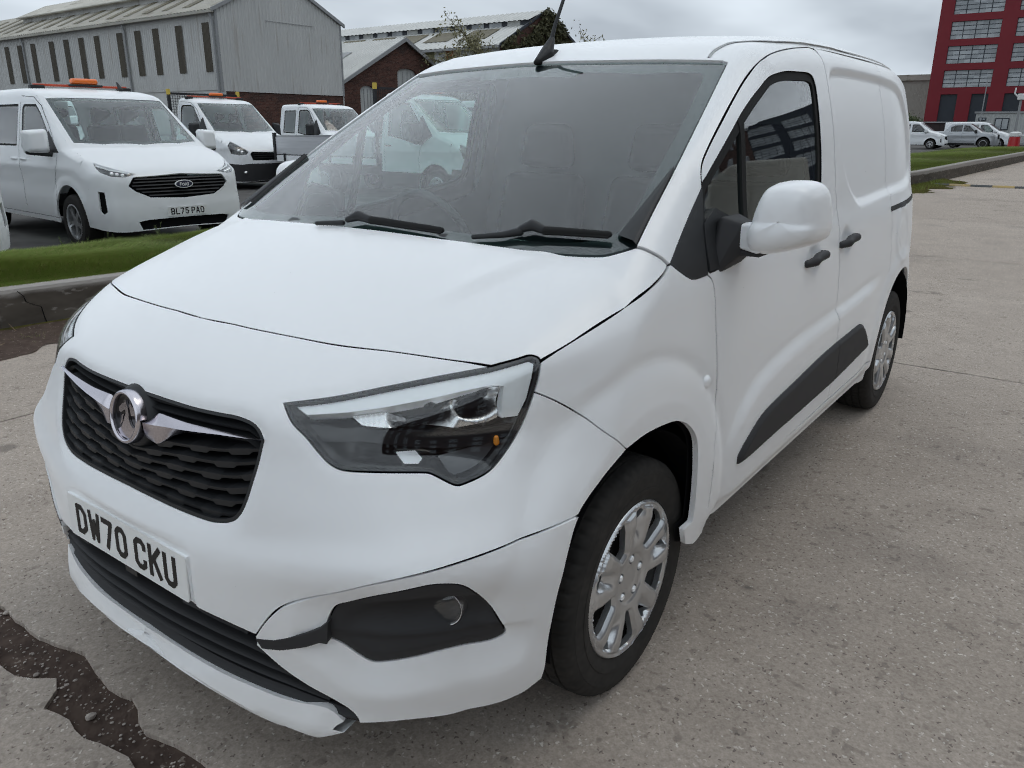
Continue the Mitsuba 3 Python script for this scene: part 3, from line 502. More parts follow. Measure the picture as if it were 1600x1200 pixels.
# --- headlights
lamp_px = B['drl']
lamp_in = lambda pts: onto(f0, FRONT, FRONT.uv(np.array(pts)))
hp = LAMP
drl_o = [cv('hl_in', True)[1:], cv('hl_top')]
DRL = Polygon(FRONT.uv(lamp_px)).buffer(0).intersection(hp.buffer(-.0075))
for s in (0, 1):
    mir = flip if s else (lambda m: m)
    def house_disp(P):
        d = shapely.distance(hp.exterior, shapely.points(FRONT.uv(P))); return -.012 - .05 * sstep(.0, .045, d)
    hl = put('headlight', mir(panel(f0, FRONT, hp, .011, gap=.001, lip=0, disp=house_disp)), 'plastic_gloss', van, True)
    put('rim', mir(panel(f0, FRONT, hp.buffer(-.0015).difference(hp.buffer(-.0065)), .005, off=-.003, gap=0, lip=.02)), 'plastic_black', hl, True)
    put('lens', mir(panel(f0, FRONT, hp, .014, gap=.002, lip=0, off=-.0015)), 'glass_clear', hl, True)
    put('light_guide', mir(panel(f0, FRONT, DRL, .008, off=-.010, gap=0, lip=.025)), 'silver_bright', hl, True)
    RFL = Polygon(FRONT.uv(B['rfl'])).buffer(.002).intersection(hp.buffer(-.012)).difference(DRL.buffer(.0015))
    cs = FRONT.uv(B['bulbs'])
    def bowl_disp(P):
        q = FRONT.uv(P); d1, d2 = (np.hypot((q[:, 0] - c_[0]) * .9, q[:, 1] - c_[1]) for c_ in cs); r1, r2 = .060, .046
        return -.026 - np.maximum(.055 * np.clip(1 - (d1 / r1)**2, 0, 1), .050 * np.clip(1 - (d2 / r2)**2, 0, 1)) - .0012 * np.cos(q[:, 0] * 700)
    put('reflector', mir(panel(f0, FRONT, RFL, .0045, gap=0, lip=.02, disp=bowl_disp)), 'reflector', hl, True)
    ba = np.array([.86, .50, .06]); ba /= np.linalg.norm(ba)
    for c_, r in zip(B['bulbs'], (.013, .011)):
        P_ = lamp_in([c_])[0] - ba * .060; put('bulb_shield', mir(chain([P_ - ba * .03, P_ + ba * .014], [r * .8, r], 18)), 'plastic_gloss', hl, True)
    dv = Polygon(FRONT.uv(np.array([[.574, .70, .935], [.565, .71, .938], [.515, .765, .875], [.53, .75, .868]])))
    for q, o, mt, nm in ((B['divider'], -.017, 'plastic_gloss', 'divider'), (B['marker'], -.024, 'reflector', 'marker_lamp'), (B['indbowl'], -.03, 'lens_smoke', 'indicator_bowl')):
        put(nm, mir(panel(f0, FRONT, Polygon(FRONT.uv(q)).buffer(.0015).intersection(hp.buffer(-.009)), .007, off=o, gap=0, lip=.02)), mt, hl, True)
    ib = lamp_in(B['indicator'])[0] - np.array([.6, .78, 0]) * .020
    put('indicator_bulb', mir(chain([ib, ib + [.003, .002, .012]], [.0065, .005], 14)), 'lens_amber', hl, True)
# --- wings (front fenders)
fend = poly_of(CORN, [cv('hl_out'), cv('fshut'), cv('sail'), cv('door_f', True), cv('arch_b', True), cv('bseam', True)])
body_panel('fender', CORN, fend, .014)
# --- black quarter panel at the foot of the windscreen pillar
sail = poly_of(CORN, [cv('sail'), np.array([B['door_s'][1]]), ])
body_panel('pillar_trim', CORN, sail.buffer(.001), .02, mat_='plastic_black', gap=0, off=.001)
# --- doors and body side; outlines in (x, z)
XZ = lambda pts: Polygon(SIDE.uv(np.array([(x, 0, z) for x, z in pts])))
BX = -1.556; ZT = 1.733
def xz(c): c = np.asarray(c, float); return [tuple(p) for p in c[:, [0, 2]]]
win_pts = cr(B['win'], 5)[:, [0, 2]]
WIN = XZ(list(map(tuple, win_pts)) + [(-1.355, 1.205), (-1.31, 1.188), (-.9, 1.128), (-.58, 1.092), (-.41, 1.085)]).buffer(0)
WIN = WIN.buffer(-.012).buffer(.012)
door_top = cr(B['door_t'], 5); door_top = door_top[door_top[:, 0] > BX + .04]
DOOR = XZ(xz(cv('door_f')) + xz(B['door_s'])[1:] + xz(door_top) + [(BX + .01, ZT - .012), (BX, ZT - .04), (BX, .398)]).buffer(0)
doors = body_panel('front_door', SIDE, DOOR.difference(WIN), .015, gap=.0026)
arc = lambda cx, cz, r: Point(*SIDE.uv(np.array([[cx, 0, cz]]))[0]).buffer(r, 48)
RARCH = arc(-2.72, .36, .418)
SLIDE = XZ([(BX - .001, .398), (BX - .001, ZT - .004), (-2.44, 1.727), (-2.44, .398)]).difference(RARCH.buffer(.05))
slides = body_panel('sliding_door', SIDE, SLIDE, .0095)
QUART = XZ([(-2.441, .398), (-2.441, 1.727), (-2.9, 1.722), (-3.25, 1.70), (-3.36, 1.6), (-3.40, 1.2), (-3.42, .60), (-3.40, .36), (-2.441, .36)]).union(XZ([(-2.25, .36), (-2.25, .6), (-2.441, .8), (-2.441, .36)])).difference(RARCH)
SLIDE2 = RARCH.buffer(.05).intersection(XZ([(-2.0, .398), (-2.0, 1.0), (-2.44, 1.0), (-2.44, .398)])).difference(RARCH).difference(QUART)
quarts = body_panel('rear_quarter_panel', SIDE, unary_union([QUART, SLIDE2.buffer(.0015)]), .012)
def seamless(q): return unary_union(q)
SILL = XZ([(-.20, .395), (BX, .395), (-2.30, .395), (-2.33, .30), (-2.3, .285), (-.30, .30), (-.235, .33)]).difference(RARCH)
body_panel('sill', SIDE, SILL, .02)
# upper frame: windscreen pillar, roof rail
ditch = cr(B['ditch'], 6); ditch_r = np.array([(-1.45, .682, 1.74), (-1.8, .685, 1.748), (-2.4, .678, 1.742), (-3.0, .655, 1.72), (-3.35, .60, 1.69)])
rail_low = np.array([(BX, .71, ZT), (-2.44, .69, 1.727), (-2.9, .67, 1.722), (-3.25, .63, 1.70), (-3.36, .58, 1.66)])
frame = poly_of(PIL, [cv('pjoint'), cv('ws'), ditch[1:], ditch_r, rail_low[::-1], door_top[::-1], B['door_s'][1:2], B['sail'][:1]])
body_panel('side_frame', PIL, frame, .016)
wst = cv('wst'); wst = wst[wst[:, 1] > .02]
roof = sympoly(TOP, [ctr(-.789, 1.658), wst[::-1], ditch[1:], ditch_r, ctr(-3.38, 1.72)])
body_panel('roof', TOP, roof, .03, sym=True, off=.004)
tail = Par((-1, 0, 0)); tp = sbox(-.64, .32, .64, 1.52)
put('tailgate', panel(f0, tail, tp, .05, gap=0), 'paint_white', van, True)
put('rear_bumper', panel(f0, tail, sbox(-.70, .26, .70, .50), .05, gap=0, off=.04, lip=.05), 'plastic_grain', van, True)
for o_, nm in ((scene_keys_bonnet, 'bonnet'), (doors[0], 'front_door'), (slides[0], 'sliding_door')): put('seal_gap_shade', GAP_SHADE[nm], 'shell_dark', o_, True)  # near-black panel edges: the shade of the gaps put into their colour
for o_, nm in ((doors[1], 'front_door'), (slides[1], 'sliding_door')): put('seal_gap_shade', flip(GAP_SHADE[nm]), 'shell_dark', o_, True)
# --- windscreen
WSP = sympoly(TOP, [ctr(.104, 1.177), cv('cowl', True), cv('ws'), cv('wst')[:-1], ctr(-.789, 1.658)])
frit_in = sympoly(TOP, [ctr(.057, 1.203), cv('frit')[3:], ctr(-.70, 1.614)])
fws = lambda p: f0(p)
screen = put('windscreen', panel(f0, TOP, WSP, .03, off=-.004, gap=.003, lip=0), 'glass_screen', van, True)
put('frit_border', panel(f0, TOP, WSP.difference(frit_in), .02, off=-.0085, gap=.001, lip=0), 'frit', screen, True)
cow = [resample(cv('cowl'), 40)]; cow = fold(np.vstack([ctr(.104, 1.177), cow[0][::-1]])); cow = cow[np.abs(cow[:, 1]) < .60]
put('cowl_panel', strip([cow + [.03, 0, -.02], cow + [.0, 0, -.008], cow + [-.035, 0, .010]]), 'plastic_black', van, True)
wside = resample(cv('ws'), 30)[:11]; tp_ = np.linspace(1, .12, 11)[:, None]
for sg in (1, -1):
    rows = []
    for o_, h_ in ((0, .004), (.2, .011), (1., .006), (1.03, -.004)):
        q = wside + tp_ * o_ * np.array([-.004, -.052, 0]); q = onto(f0, TOP, TOP.uv(q)); q = q + normals(f0, q) * h_; rows.append(q * [1, sg, 1])
    put('screen_trim', strip(rows), 'plastic_black', van, True)
# --- wipers: knuckle, arm, blade, just above the foot of the screen
def onws(x_, y_, off): P = onto(f0, TOP, TOP.uv(np.array([[x_, y_, 0]]))); return (P + normals(f0, P) * off)[0]
for kn, bl_, arm_ in (([(.090, -.035), (.078, .0), (.082, .045)], [(.082, .05), (.080, .18), (.072, .30)], [(.12, -.14), (.10, -.05)]), ([(.004, .505), (-.014, .530), (-.016, .56)], [(-.016, .565), (-.042, .64), (-.070, .718)], [(.066, .40), (.032, .47), (.008, .505)])):
    w_ = put('wiper', chain([onws(*p, .010) for p in arm_], [.006, .008, .011][:len(arm_)]), 'plastic_black', van, 40)
    put('knuckle', chain([onws(*p, h_) for p, h_ in zip(kn, (.014, .020, .014))], [.009, .014, .011]), 'plastic_black', w_, 40)
    bl = [onws(*p, .013) for p in cr(np.array(bl_), 4)]; n_ = len(bl)
    put('blade', join([chain(bl, np.linspace(.011, .008, n_), 10), chain([b_ + np.array([.006, 0, -.006]) for b_ in bl], .004, 8)]), 'rubber', w_, 40)
# --- side glass, seals, handles, mirrors
for s in (0, 1):
    mir = flip if s else (lambda m: m); dk = doors[s]
    gl = WIN.buffer(-.020)
    put('window_seal', mir(panel(f0, SIDE, WIN.buffer(.003).difference(gl.buffer(-.004)), .012, off=-.006, gap=0, lip=.018)), 'rubber', dk, True)
    put('window', mir(panel(f0, SIDE, gl, .03, off=-.0105, gap=0, lip=0)), 'glass_side', dk, True)
    bar = XZ([(-.672, 1.50), (-.702, 1.50), (-.660, 1.09), (-.630, 1.09)]).intersection(WIN)
    put('window_bar', mir(panel(f0, SIDE, bar, .02, off=-.003, gap=0)), 'rubber', dk, True)
    put('door_card', mir(panel(f0, SIDE, DOOR.difference(WIN.buffer(.02)), .05, off=-.075, gap=.02, lip=0)), 'dash_grey', dk, True)
    for hx, hz, own in ((-1.235, 1.012, doors[s]), (-1.66, 1.03, slides[s])):
        base = onto(f0, SIDE, SIDE.uv(np.array([[hx + d, 0, hz + e] for d, e in ((.098, -.010), (.06, -.004), (0, .003), (-.055, .006), (-.085, .004))])))
        ob = np.array([[0, .006, 0], [0, .026, 0], [0, .034, 0], [0, .028, 0], [0, .002, 0]])
        q = base + ob; m = chain(q, [.013, .0165, .0175, .016, .0125], 16)
        put('handle', mir(m), 'plastic_grain', own, 40)
    for nm, poly, own in (('cladding', XZ(xz(cv('clad'))).intersection(XZ([(0, 0), (BX + .002, 0), (BX + .002, 2), (0, 2)])), doors[s]), ('cladding', XZ(xz(cv('clad'))).intersection(XZ([(BX - .002, 0), (-3, 0), (-3, 2), (BX - .002, 2)])), slides[s])):
        if poly.is_empty: continue
        ex = poly.exterior
        def cl_disp(P, ex=ex):
            d = shapely.distance(XZ(xz(cv('clad'))).exterior, shapely.points(SIDE.uv(P))); return .004 + .010 * sstep(0, .014, d)
        put(nm, mir(panel(f0, SIDE, poly, .007, gap=.0005, disp=cl_disp)), 'plastic_grain', own, True)
    rp = B['repeater'][0]; rn = normals(f0, rp[None])[0]
    put('repeater_lamp', mir((lambda m: (rp + m[0][:, :1] * [1, 0, 0] + m[0][:, 2:] * [0, 0, 1] + m[0][:, 1:2] * rn, m[1]))(lathe([(0, .013), (.012, .012), (.0165, .007), (.019, .004), (.021, .001)], 36))), 'silver_bright', van, True)
    rail = XZ([(-2.42, 1.078), (-2.42, 1.100), (-3.2, 1.118), (-3.2, 1.096)])
    put('slide_rail', mir(panel(f0, SIDE, rail, .02, off=.0015, gap=0, lip=.0)), 'plastic_black', quarts[s], True)
    if not s:
        fl_ = Point(*SIDE.uv(np.array([[-2.68, 0, .955]]))[0]).buffer(.078, 24)
        put('fuel_flap', panel(f0, SIDE, fl_, .015, off=.001, gap=0), 'paint_white', quarts[s], True)
# door mirrors
mo = np.array([(.925, 1.195), (.932, 1.236), (.947, 1.283), (.964, 1.304), (.991, 1.313), (1.037, 1.315), (1.063, 1.308), (1.077, 1.297), (1.089, 1.272), (1.099, 1.219), (1.100, 1.184), (1.087, 1.160), (1.037, 1.137), (.975, 1.121), (.935, 1.128), (.920, 1.16)])
mo = resample(np.vstack([cr(np.vstack([mo, mo[:1]]), 6)]), 90)[:-1]; mc = np.array([1.010, 1.215])
for s in (0, 1):
    mir = flip if s else (lambda m: m)
    rows = []
    for x_, k in ((-.575, .90), (-.588, .955), (-.58, .985), (-.555, 1.), (-.515, .99), (-.475, .945), (-.452, .87), (-.438, .76), (-.430, .58), (-.426, .35), (-.425, .02)):
        q = mc + (mo - mc) * [k, k]; lowp = sstep(1.212, 1.196, q[:, 1]) * .011 * min(1, (1 - k) * 8) * (k > .3)
        rows.append(np.stack([x_ + lowp + (q[:, 0] - 1.0) * -.22, q[:, 0], q[:, 1]], 1))
    mk = put('door_mirror', mir(strip(rows, True)), 'paint_white', van, True); say(mk, 'large white door mirror housing on a black foot')
    gq = np.stack([-.573 + (mo[:, 0] - 1.0) * -.22, mc[0] + (mo[:, 0] - mc[0]) * .91, mc[1] + (mo[:, 1] - mc[1]) * .91], 1)
    put('mirror_glass', mir((np.vstack([gq, gq.mean(0)]), np.stack([np.arange(89), (np.arange(89) + 1) % 89, np.full(89, 89)], 1))), 'chrome', mk)
    arm = [(x_, y_, z_) for x_, y_, z_ in ((-.462, .886, 1.192), (-.462, .888, 1.146), (-.53, .886, 1.186), (-.53, .886, 1.150), (-.438, .96, 1.197), (-.436, .96, 1.136), (-.54, .95, 1.20), (-.54, .95, 1.136))]
    put('arm', mir(man(m3.Manifold.batch_hull([m3.Manifold.sphere(.008, 12).translate(a) for a in arm]))), 'paint_white', mk, 40)
    foot = [(-.40, .858, 1.075), (-.56, .856, 1.085), (-.44, .858, 1.205), (-.54, .86, 1.205), (-.455, .895, 1.195), (-.455, .897, 1.125), (-.54, .893, 1.19), (-.54, .893, 1.12)]
    put('foot', mir(man(m3.Manifold.batch_hull([m3.Manifold.sphere(.014, 12).translate(a) for a in foot]))), 'plastic_grain', mk, 40)
    put('under_arm', mir(boxm(-.53, -.45, .88, .965, 1.116, 1.134, .008)), 'plastic_grain', mk, 40)
    gk = Par((1, .5, 0))
    put('mirror_gasket', mir(panel(f0, SIDE, XZ([(-.335, 1.078), (-.36, 1.205), (-.44, 1.24), (-.60, 1.19), (-.62, 1.095)]).intersection(WIN.buffer(-.002)), .02, off=.004, gap=0, lip=.02)), 'plastic_black', doors[s], True)
# --- aerial
ab = onto(f0, TOP, TOP.uv(np.array([[-.835, 0, 0]])))[0]; sl = np.array([-.90, 0, .42]); sl /= np.linalg.norm(sl)
ae = put('aerial', chain([ab + [.052, 0, -.012], ab + [.0, 0, .016], ab + [-.030, 0, .062]], [.012, .024, .011], 20), 'plastic_black', van, 40)
put('skirt', chain([ab + [.062, 0, -.018], ab + [.0, 0, .004], ab + [-.062, 0, .020]], [.010, .028, .012], 20), 'rubber', ae, 40)
a0 = ab + [-.028, 0, .06]; put('mast', chain([a0, a0 + [-.018, 0, .045], a0 + [-.095, 0, .178]], [.0085, .0068, .0062], 12), 'plastic_black', ae, 40)
# --- roof ribs are faint; the rain channel beside them
for s in (0, 1):
    q = resample(np.vstack([ditch[2:], ditch_r]), 60); q = q * [1, -1 if s else 1, 1]; n_ = normals(f0, q)
    put('roof_channel', strip([q + n_ * .0015 + [0, .007, 0], q + n_ * .002 - [0, .007, 0]]), 'plastic_black' if 0 else 'trim_light', van, True)
# --- wheels
def tyre_mesh(R=.322, rim=.209, w=.202, n=336):
    prof = [(rim, -.085), (rim + .006, -.094), (rim + .03, -.1), (.27, -.101), (.295, -.0985), (.309, -.092), (.3165, -.083), (.3195, -.072), (.3205, -.0605), (.3208, -.058), (.314, -.0575), (.314, -.0505), (.3215, -.050), (.322, -.0225), (.315, -.022), (.315, -.014), (.322, -.0135), (.322, .0135), (.315, .014), (.315, .022), (.322, .0225), (.3215, .050), (.314, .0505), (.314, .0575), (.3208, .058), (.3205, .0605), (.3195, .072), (.3165, .083), (.309, .092), (.295, .0985), (.287, .1000), (.286, .1012), (.27, .102), (.25, .1015), (.2495, .1030), (.24, .1025), (rim + .026, .1), (rim + .006, .094), (rim, .085)]
    V, F = lathe(prof, n, 'y'); k = len(prof); V = V.reshape(n, k, 3)
    r = np.array([p[0] for p in prof]); sh = np.array([(abs(p[1]) > .059) & (p[0] > .306) for p in prof])
    g = (np.arange(n) % 6 == 0)[:, None] & sh[None]
    V[g] *= 1; rad = np.hypot(V[..., 0], V[..., 2]); sc = np.where(g, (rad - .0045) / rad, 1); V[..., 0] *= sc; V[..., 2] *= sc
    g2 = (np.arange(n) % 7 == 0)[:, None] & np.array([(abs(p[1]) < .0575) & (p[0] > .318) for p in prof])[None]
    sc = np.where(g2, 1 - .004 / np.maximum(rad, .1), 1); V[..., 0] *= sc; V[..., 2] *= sc
    return V.reshape(-1, 3), F
def trim_mesh():
    pol = lambda r, a: (r * math.cos(a), r * math.sin(a)); d = math.radians; holes, slots = [], []
    for k in range(5):
        a = 2 * math.pi * k / 5; b = a + math.pi / 5
        holes.append(Polygon([pol(.100, a - d(7)), pol(.098, a + d(7)), pol(.190, a + d(13)), pol(.1945, a + d(6)), pol(.1955, a), pol(.1945, a - d(6)), pol(.190, a - d(13))]).buffer(-.003).buffer(.003))
        slots.append(Polygon([pol(.150, b - d(2.2)), pol(.150, b + d(2.2)), pol(.190, b + d(7)), pol(.1945, b), pol(.190, b - d(7))]).buffer(-.0025).buffer(.0025))
    allh = unary_union(holes + slots); disc = Point(0, 0).buffer(.2135, 120).difference(allh)
    for k in range(5): disc = disc.difference(Point(*pol(.054, 2 * math.pi * (k + .5) / 5)).buffer(.0135, 12))
    q, F, rings = tri_poly(disc, .0042)
    r = np.hypot(q[:, 0], q[:, 1]); a = np.arctan2(q[:, 1], q[:, 0])
    m = lambda off: np.abs(((a - off + math.pi / 5) % (2 * math.pi / 5)) - math.pi / 5)
    sm = m(math.pi / 5) * r; pts = shapely.points(q); hb = shapely.distance(unary_union(holes), pts); hs = shapely.distance(unary_union(slots), pts)
    z = np.interp(r, [0, .034, .040, .066, .072, .11, .17, .1945, .199, .2035, .2085, .2135], [.004, .004, .006, .006, .011, .019, .024, .021, .013, .013, .018, .010])
    z = z - np.interp(sm, [0, .010, .024, .034], [.022, .021, .003, 0]) * sstep(.085, .15, r) * (1 - sstep(.190, .199, r))     # the valley between paired spokes
    z = z - np.interp(hb, [0, .010, .0125], [.011, .0015, 0]) * (r < .197)                                                   # bevel round the large openings
    z = z - np.interp(hs, [0, .006], [.004, 0]) * (r < .197)
    V = np.stack([q[:, 0], z, q[:, 1]], 1); ms = [(V, F[:, ::-1])]
    for rr in rings: r2 = np.r_[rr, rr[0]]; ms.append(strip([V[r2], V[r2] - [0, .016, 0]]))
    return join(ms)
def lugs():
    ms = []
    for k in range(1):
        a = 2 * math.pi * (k + .5) / 5; c = np.array([.054 * math.cos(a), .0, .054 * math.sin(a)])
        v, F = lathe([(0, .009), (.007, .009), (.0095, .006), (.0100, -.012)], 6, 'y'); ms.append((v + c, F))
    return join(ms)
D_tyre = mikit.ply(tyre_mesh(), 'tyre', smooth=32); D_trim = mikit.ply(trim_mesh(), 'silver', smooth=24); D_lug = mikit.ply(lugs(), 'silver_bright')
D_back = mikit.ply(join([lathe([(.0, -.045), (.06, -.045), (.07, -.030), (.15, -.034), (.19, -.040), (.205, -.02), (.211, .0), (.211, -.09), (.2, -.1)], 64, 'y')]), 'steel_dark', smooth=30)
for (wx, sg, spin) in ((0., 1, 12.), (-2.785, 1, 40.), (0., -1, 5.), (-2.785, -1, 61.)):
    yc = .7735 if wx == 0 else .7785
    W = T().translate((wx, yc * sg, .322)).rotate((0, 0, 1), 0 if sg > 0 else 180)
    wk = key('wheel', van); scene[wk + '__tyre'] = {**D_tyre, 'to_world': W}
    W2 = W @ T().rotate((0, 1, 0), spin).translate((0, .083, 0))
    for nm, D in (('wheel_trim', D_trim), ('rim', D_back)): scene[f'{wk}__{nm}'] = {**D, 'to_world': W2}
    for k in range(5): scene[f'{wk}__wheel_nut' + (f'_{k:03d}' if k else '')] = {**D_lug, 'to_world': W2 @ T().rotate((0, 1, 0), 72 * k)}
# --- arch liners, floor
for ax, ac, rr, az in ((.045, .05, .375, .37), (-2.725, -2.72, .385, .37)):
    for sg in (1, -1):
        v, F = lathe([(.0, .56), (rr, .56), (rr, .80), (rr - .005, .895)], 40, 'y', a0=-.12, a1=math.pi + .12); v = v * [1.02, 1, 1] + [ax, 0, az]; v[:, 1] *= sg
        put('wheel_arch_liner', (v, F if sg > 0 else F[:, ::-1]), 'shell_dark', van, True)
put('underbody', join([boxm(-3.3, .70, -.60, .60, .22, .30), boxm(-2.30, -.32, -.86, .86, .28, .36), boxm(-3.36, -3.1, -.84, .84, .28, .5), boxm(.30, .66, -.60, .60, .30, .60)]), 'shell_dark', van)
put('gap_shadow_shell', join(shadow), 'shell_dark', van, True)  # black copies of the panels, standing in for shade behind the gaps
# --- cab
dx = np.linspace(0, 1, 14)
dash = [np.stack([np.interp(dx, [0, .25, .55, .75, .9, 1], [.06, -.12, -.30, -.42, -.47, -.44]) + (-.20 * (yy / .8)**2), np.full(14, yy), np.interp(dx, [0, .25, .55, .75, .9, 1], [1.125, 1.115, 1.085, 1.075, 1.03, .80]) + (.04 * math.exp(-((yy + .37) / .2)**2)) * np.interp(dx, [0, .4, .7, 1], [0, 0, 1, .2])], 1) for yy in np.linspace(-.80, .80, 25)]
put('dashboard', strip(dash), 'dash_grey', van, True)
st = np.array([-.62, -.37, 1.045]); ringm = lathe([(.185 + .015 * math.cos(t), .015 * math.sin(t)) for t in np.linspace(0, 2 * math.pi, 13)], 48, 'x')
rot = np.array(trimesh.transformations.rotation_matrix(math.radians(24), [0, 1, 0]))[:3, :3]
put('steering_wheel', join([(ringm[0] @ rot.T + st, ringm[1]), tuple((lambda m: (m[0] @ rot.T + st, m[1]))(chain([(0, -.17, 0), (.03, 0, -.01), (0, .17, 0)], [.014, .05, .014]))), tuple((lambda m: (m[0] @ rot.T + st, m[1]))(chain([(.02, 0, 0), (.25, 0, -.12)], .03)))]), 'plastic_black', van, 40)
for sy in (-.40, .16, .56):
    st_ = put('seat', man(m3.Manifold.batch_hull([m3.Manifold.sphere(.05, 12).translate(p) for p in ((-1.36, sy - .17, .72), (-1.36, sy + .17, .72), (-1.42, sy - .16, 1.20), (-1.42, sy + .16, 1.20), (-1.30, sy - .18, .72), (-1.30, sy + .18, .72))])), 'cloth_dark', van, 40)
    put('cushion', man(m3.Manifold.batch_hull([m3.Manifold.sphere(.05, 12).translate(p) for p in ((-1.28, sy - .18, .68), (-1.28, sy + .18, .68), (-.85, sy - .18, .70), (-.85, sy + .18, .70))])), 'cloth_dark', st_, 40)
    put('headrest', man(m3.Manifold.batch_hull([m3.Manifold.sphere(.04, 12).translate(p) for p in ((-1.44, sy - .10, 1.31), (-1.44, sy + .10, 1.31), (-1.45, sy - .08, 1.42), (-1.45, sy + .08, 1.42))])), 'cloth_dark', st_, 40)
bk = lambda z: float(body_side(np.array([-1.5]), np.array([z]))[0]) - .06
zz_ = np.linspace(.4, 1.69, 24); put('bulkhead', strip([np.stack([np.full(24, -1.51), -np.array([bk(z) for z in zz_]), zz_], 1), np.stack([np.full(24, -1.51), np.array([bk(z) for z in zz_]), zz_], 1)]), 'bulkhead_grey', van)
hd = panel(f0, TOP, roof.intersection(Polygon(TOP.uv(np.array([(-.85,-1,0),(-.85,1,0),(-1.5,1,0),(-1.5,-1,0)])))), .06, off=-.045, gap=.03, lip=0); put('headlining', hd, 'trim_light', van, True)
for sg in (1, -1): put('pillar_lining', (lambda m: m if sg > 0 else flip(m))(strip([np.array([(-1.46, bk(z) + .02, z) for z in zz_]), np.array([(-1.38, bk(z) + .045, z) for z in zz_]), np.array([(-1.52, bk(z) + .05, z) for z in zz_])])), 'trim_light', van, True)
put('document', boxm(-.36, -.22, -.06, .26, 1.105, 1.112), 'paper', van)

# ------------------------------------------------------------------ the yard: concrete bays, dirt, wall, grass
def _conc(p, n, uv):
    big = mikit.fbm(p.x * .55 + 3, p.y * .55, octaves=3); mid = mikit.fbm(p.x * 6, p.y * 6, 5., octaves=3)
    c = mikit.mix((.285, .240, .203), (.42, .362, .312), dr.clip(big * .5 + mid * .5 + .0, 0, 1))
    c = mikit.mix(c, (.235, .20, .175), mikit.smoothstep(.60, .78, mikit.fbm(p.x * 1.7, p.y * 1.7, 9., octaves=4)) * .45)
    w = .8 * mikit.noise(p.x * 130, p.y * 130); w2 = .8 * mikit.noise(p.x * 130 + 50, p.y * 130)
    fine = mikit.noise(p.x * 260, p.y * 260) * .5 + mikit.noise(p.x * 120 + 9, p.y * 120) * .5
    c = c * (.74 + .52 * fine)
    d, d2, r = mikit.voronoi(p.x * 75 + w, p.y * 75 + w2)
    c = mikit.mix(c, mikit.mix((.50, .45, .40), (.66, .62, .56), mikit.cell_rand(p.x * 40, p.y * 40)), mikit.smoothstep(.34, .16, d) * mikit.smoothstep(.86, .92, r) * .8)
    c = mikit.mix(c, (.11, .088, .075), mikit.smoothstep(.36, .14, d) * mikit.smoothstep(.14, .08, r) * .7)
    c = mikit.mix(c, (.09, .075, .065), mikit.smoothstep(.70, .80, mikit.fbm(p.x * 26, p.y * 26, 4., octaves=3)) * .35)
    ox = mikit.smoothstep(.80, .86, mikit.fbm(p.x * 3.1 + 20, p.y * 3.1, 2., octaves=4))
    return mikit.mix(c, (.09, .078, .07), ox * .5)
def _concb(p, n, uv): return mikit.fbm(p.x * 60, p.y * 60, octaves=4) + .5 * mikit.noise(p.x * 300, p.y * 300)
principled('concrete', mikit.proc(_conc), rough=.86, spec=.25, bump=_concb, bscale=.0028)
def _dirt(p, n, uv): return mikit.mix(mikit.mix((.048, .034, .029), (.105, .076, .062), mikit.fbm(p.x * 30, p.y * 30)), (.24, .20, .17), mikit.smoothstep(.74, .8, mikit.fbm(p.x * 90, p.y * 90)) * .8)
principled('dirt', mikit.proc(_dirt), rough=.95, spec=.1, bump=lambda p, n, uv: mikit.fbm(p.x * 120, p.y * 120, octaves=3), bscale=.006)
def _asph(p, n, uv): return mikit.mix((.055, .053, .052), (.11, .105, .10), mikit.fbm(p.x * 3, p.y * 3, octaves=4))
principled('asphalt', mikit.proc(_asph), rough=.92, spec=.2)
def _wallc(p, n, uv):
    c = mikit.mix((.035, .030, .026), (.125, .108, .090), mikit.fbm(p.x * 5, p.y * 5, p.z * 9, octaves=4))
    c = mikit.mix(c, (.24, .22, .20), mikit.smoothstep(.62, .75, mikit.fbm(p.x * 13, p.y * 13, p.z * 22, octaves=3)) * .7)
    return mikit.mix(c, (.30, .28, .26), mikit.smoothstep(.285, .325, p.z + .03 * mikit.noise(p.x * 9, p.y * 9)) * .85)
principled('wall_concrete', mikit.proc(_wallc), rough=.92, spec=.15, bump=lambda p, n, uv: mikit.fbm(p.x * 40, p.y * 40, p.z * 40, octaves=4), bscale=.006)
def _soil(p, n, uv): return mikit.mix((.030, .036, .012), (.072, .078, .026), mikit.fbm(p.x * 5, p.y * 5, octaves=4))
principled('turf_soil', mikit.proc(_soil), rough=1., spec=.05)
def _blade(p, n, uv):
    t = mikit.fbm(p.x * 1.3, p.y * 1.3, octaves=3); c = mikit.mix((.13, .20, .032), (.23, .28, .065), t)
    r = mikit.cell_rand(p.x * 55, p.y * 55); return mikit.mix(c, (.28, .25, .10), mikit.smoothstep(.80, .96, r) * .8)
scene['grass_blade'] = {'type': 'twosided', 'b': {'type': 'principled', 'base_color': mikit.proc(_blade), 'roughness': .6, 'specular': .25}}
principled('moss', mikit.proc(lambda p, n, uv: mikit.mix((.030, .028, .012), (.115, .105, .028), mikit.fbm(p.x * 22, p.y * 22, octaves=4))), rough=1., spec=.05, bump=lambda p, n, uv: mikit.fbm(p.x * 150, p.y * 150), bscale=.01)
principled('twig', (.16, .115, .075), rough=.9)
principled('pebble', mikit.proc(lambda p, n, uv: mikit.mix((.20, .17, .15), (.42, .37, .33), mikit.cell_rand(p.x * 30, p.y * 30))), rough=.85)

V0 = lambda p: np.array([[p[0], p[1], p[2]]])
def sheet(x0, x1, y0, y1, z): return np.array([[x0, y0, z], [x1, y0, z], [x1, y1, z], [x0, y1, z]], float), np.array([[0, 1, 2, 3]])
ground = put('ground', sheet(-900, 900, -900, 900, -.035), 'asphalt'); say(ground, kind='structure')
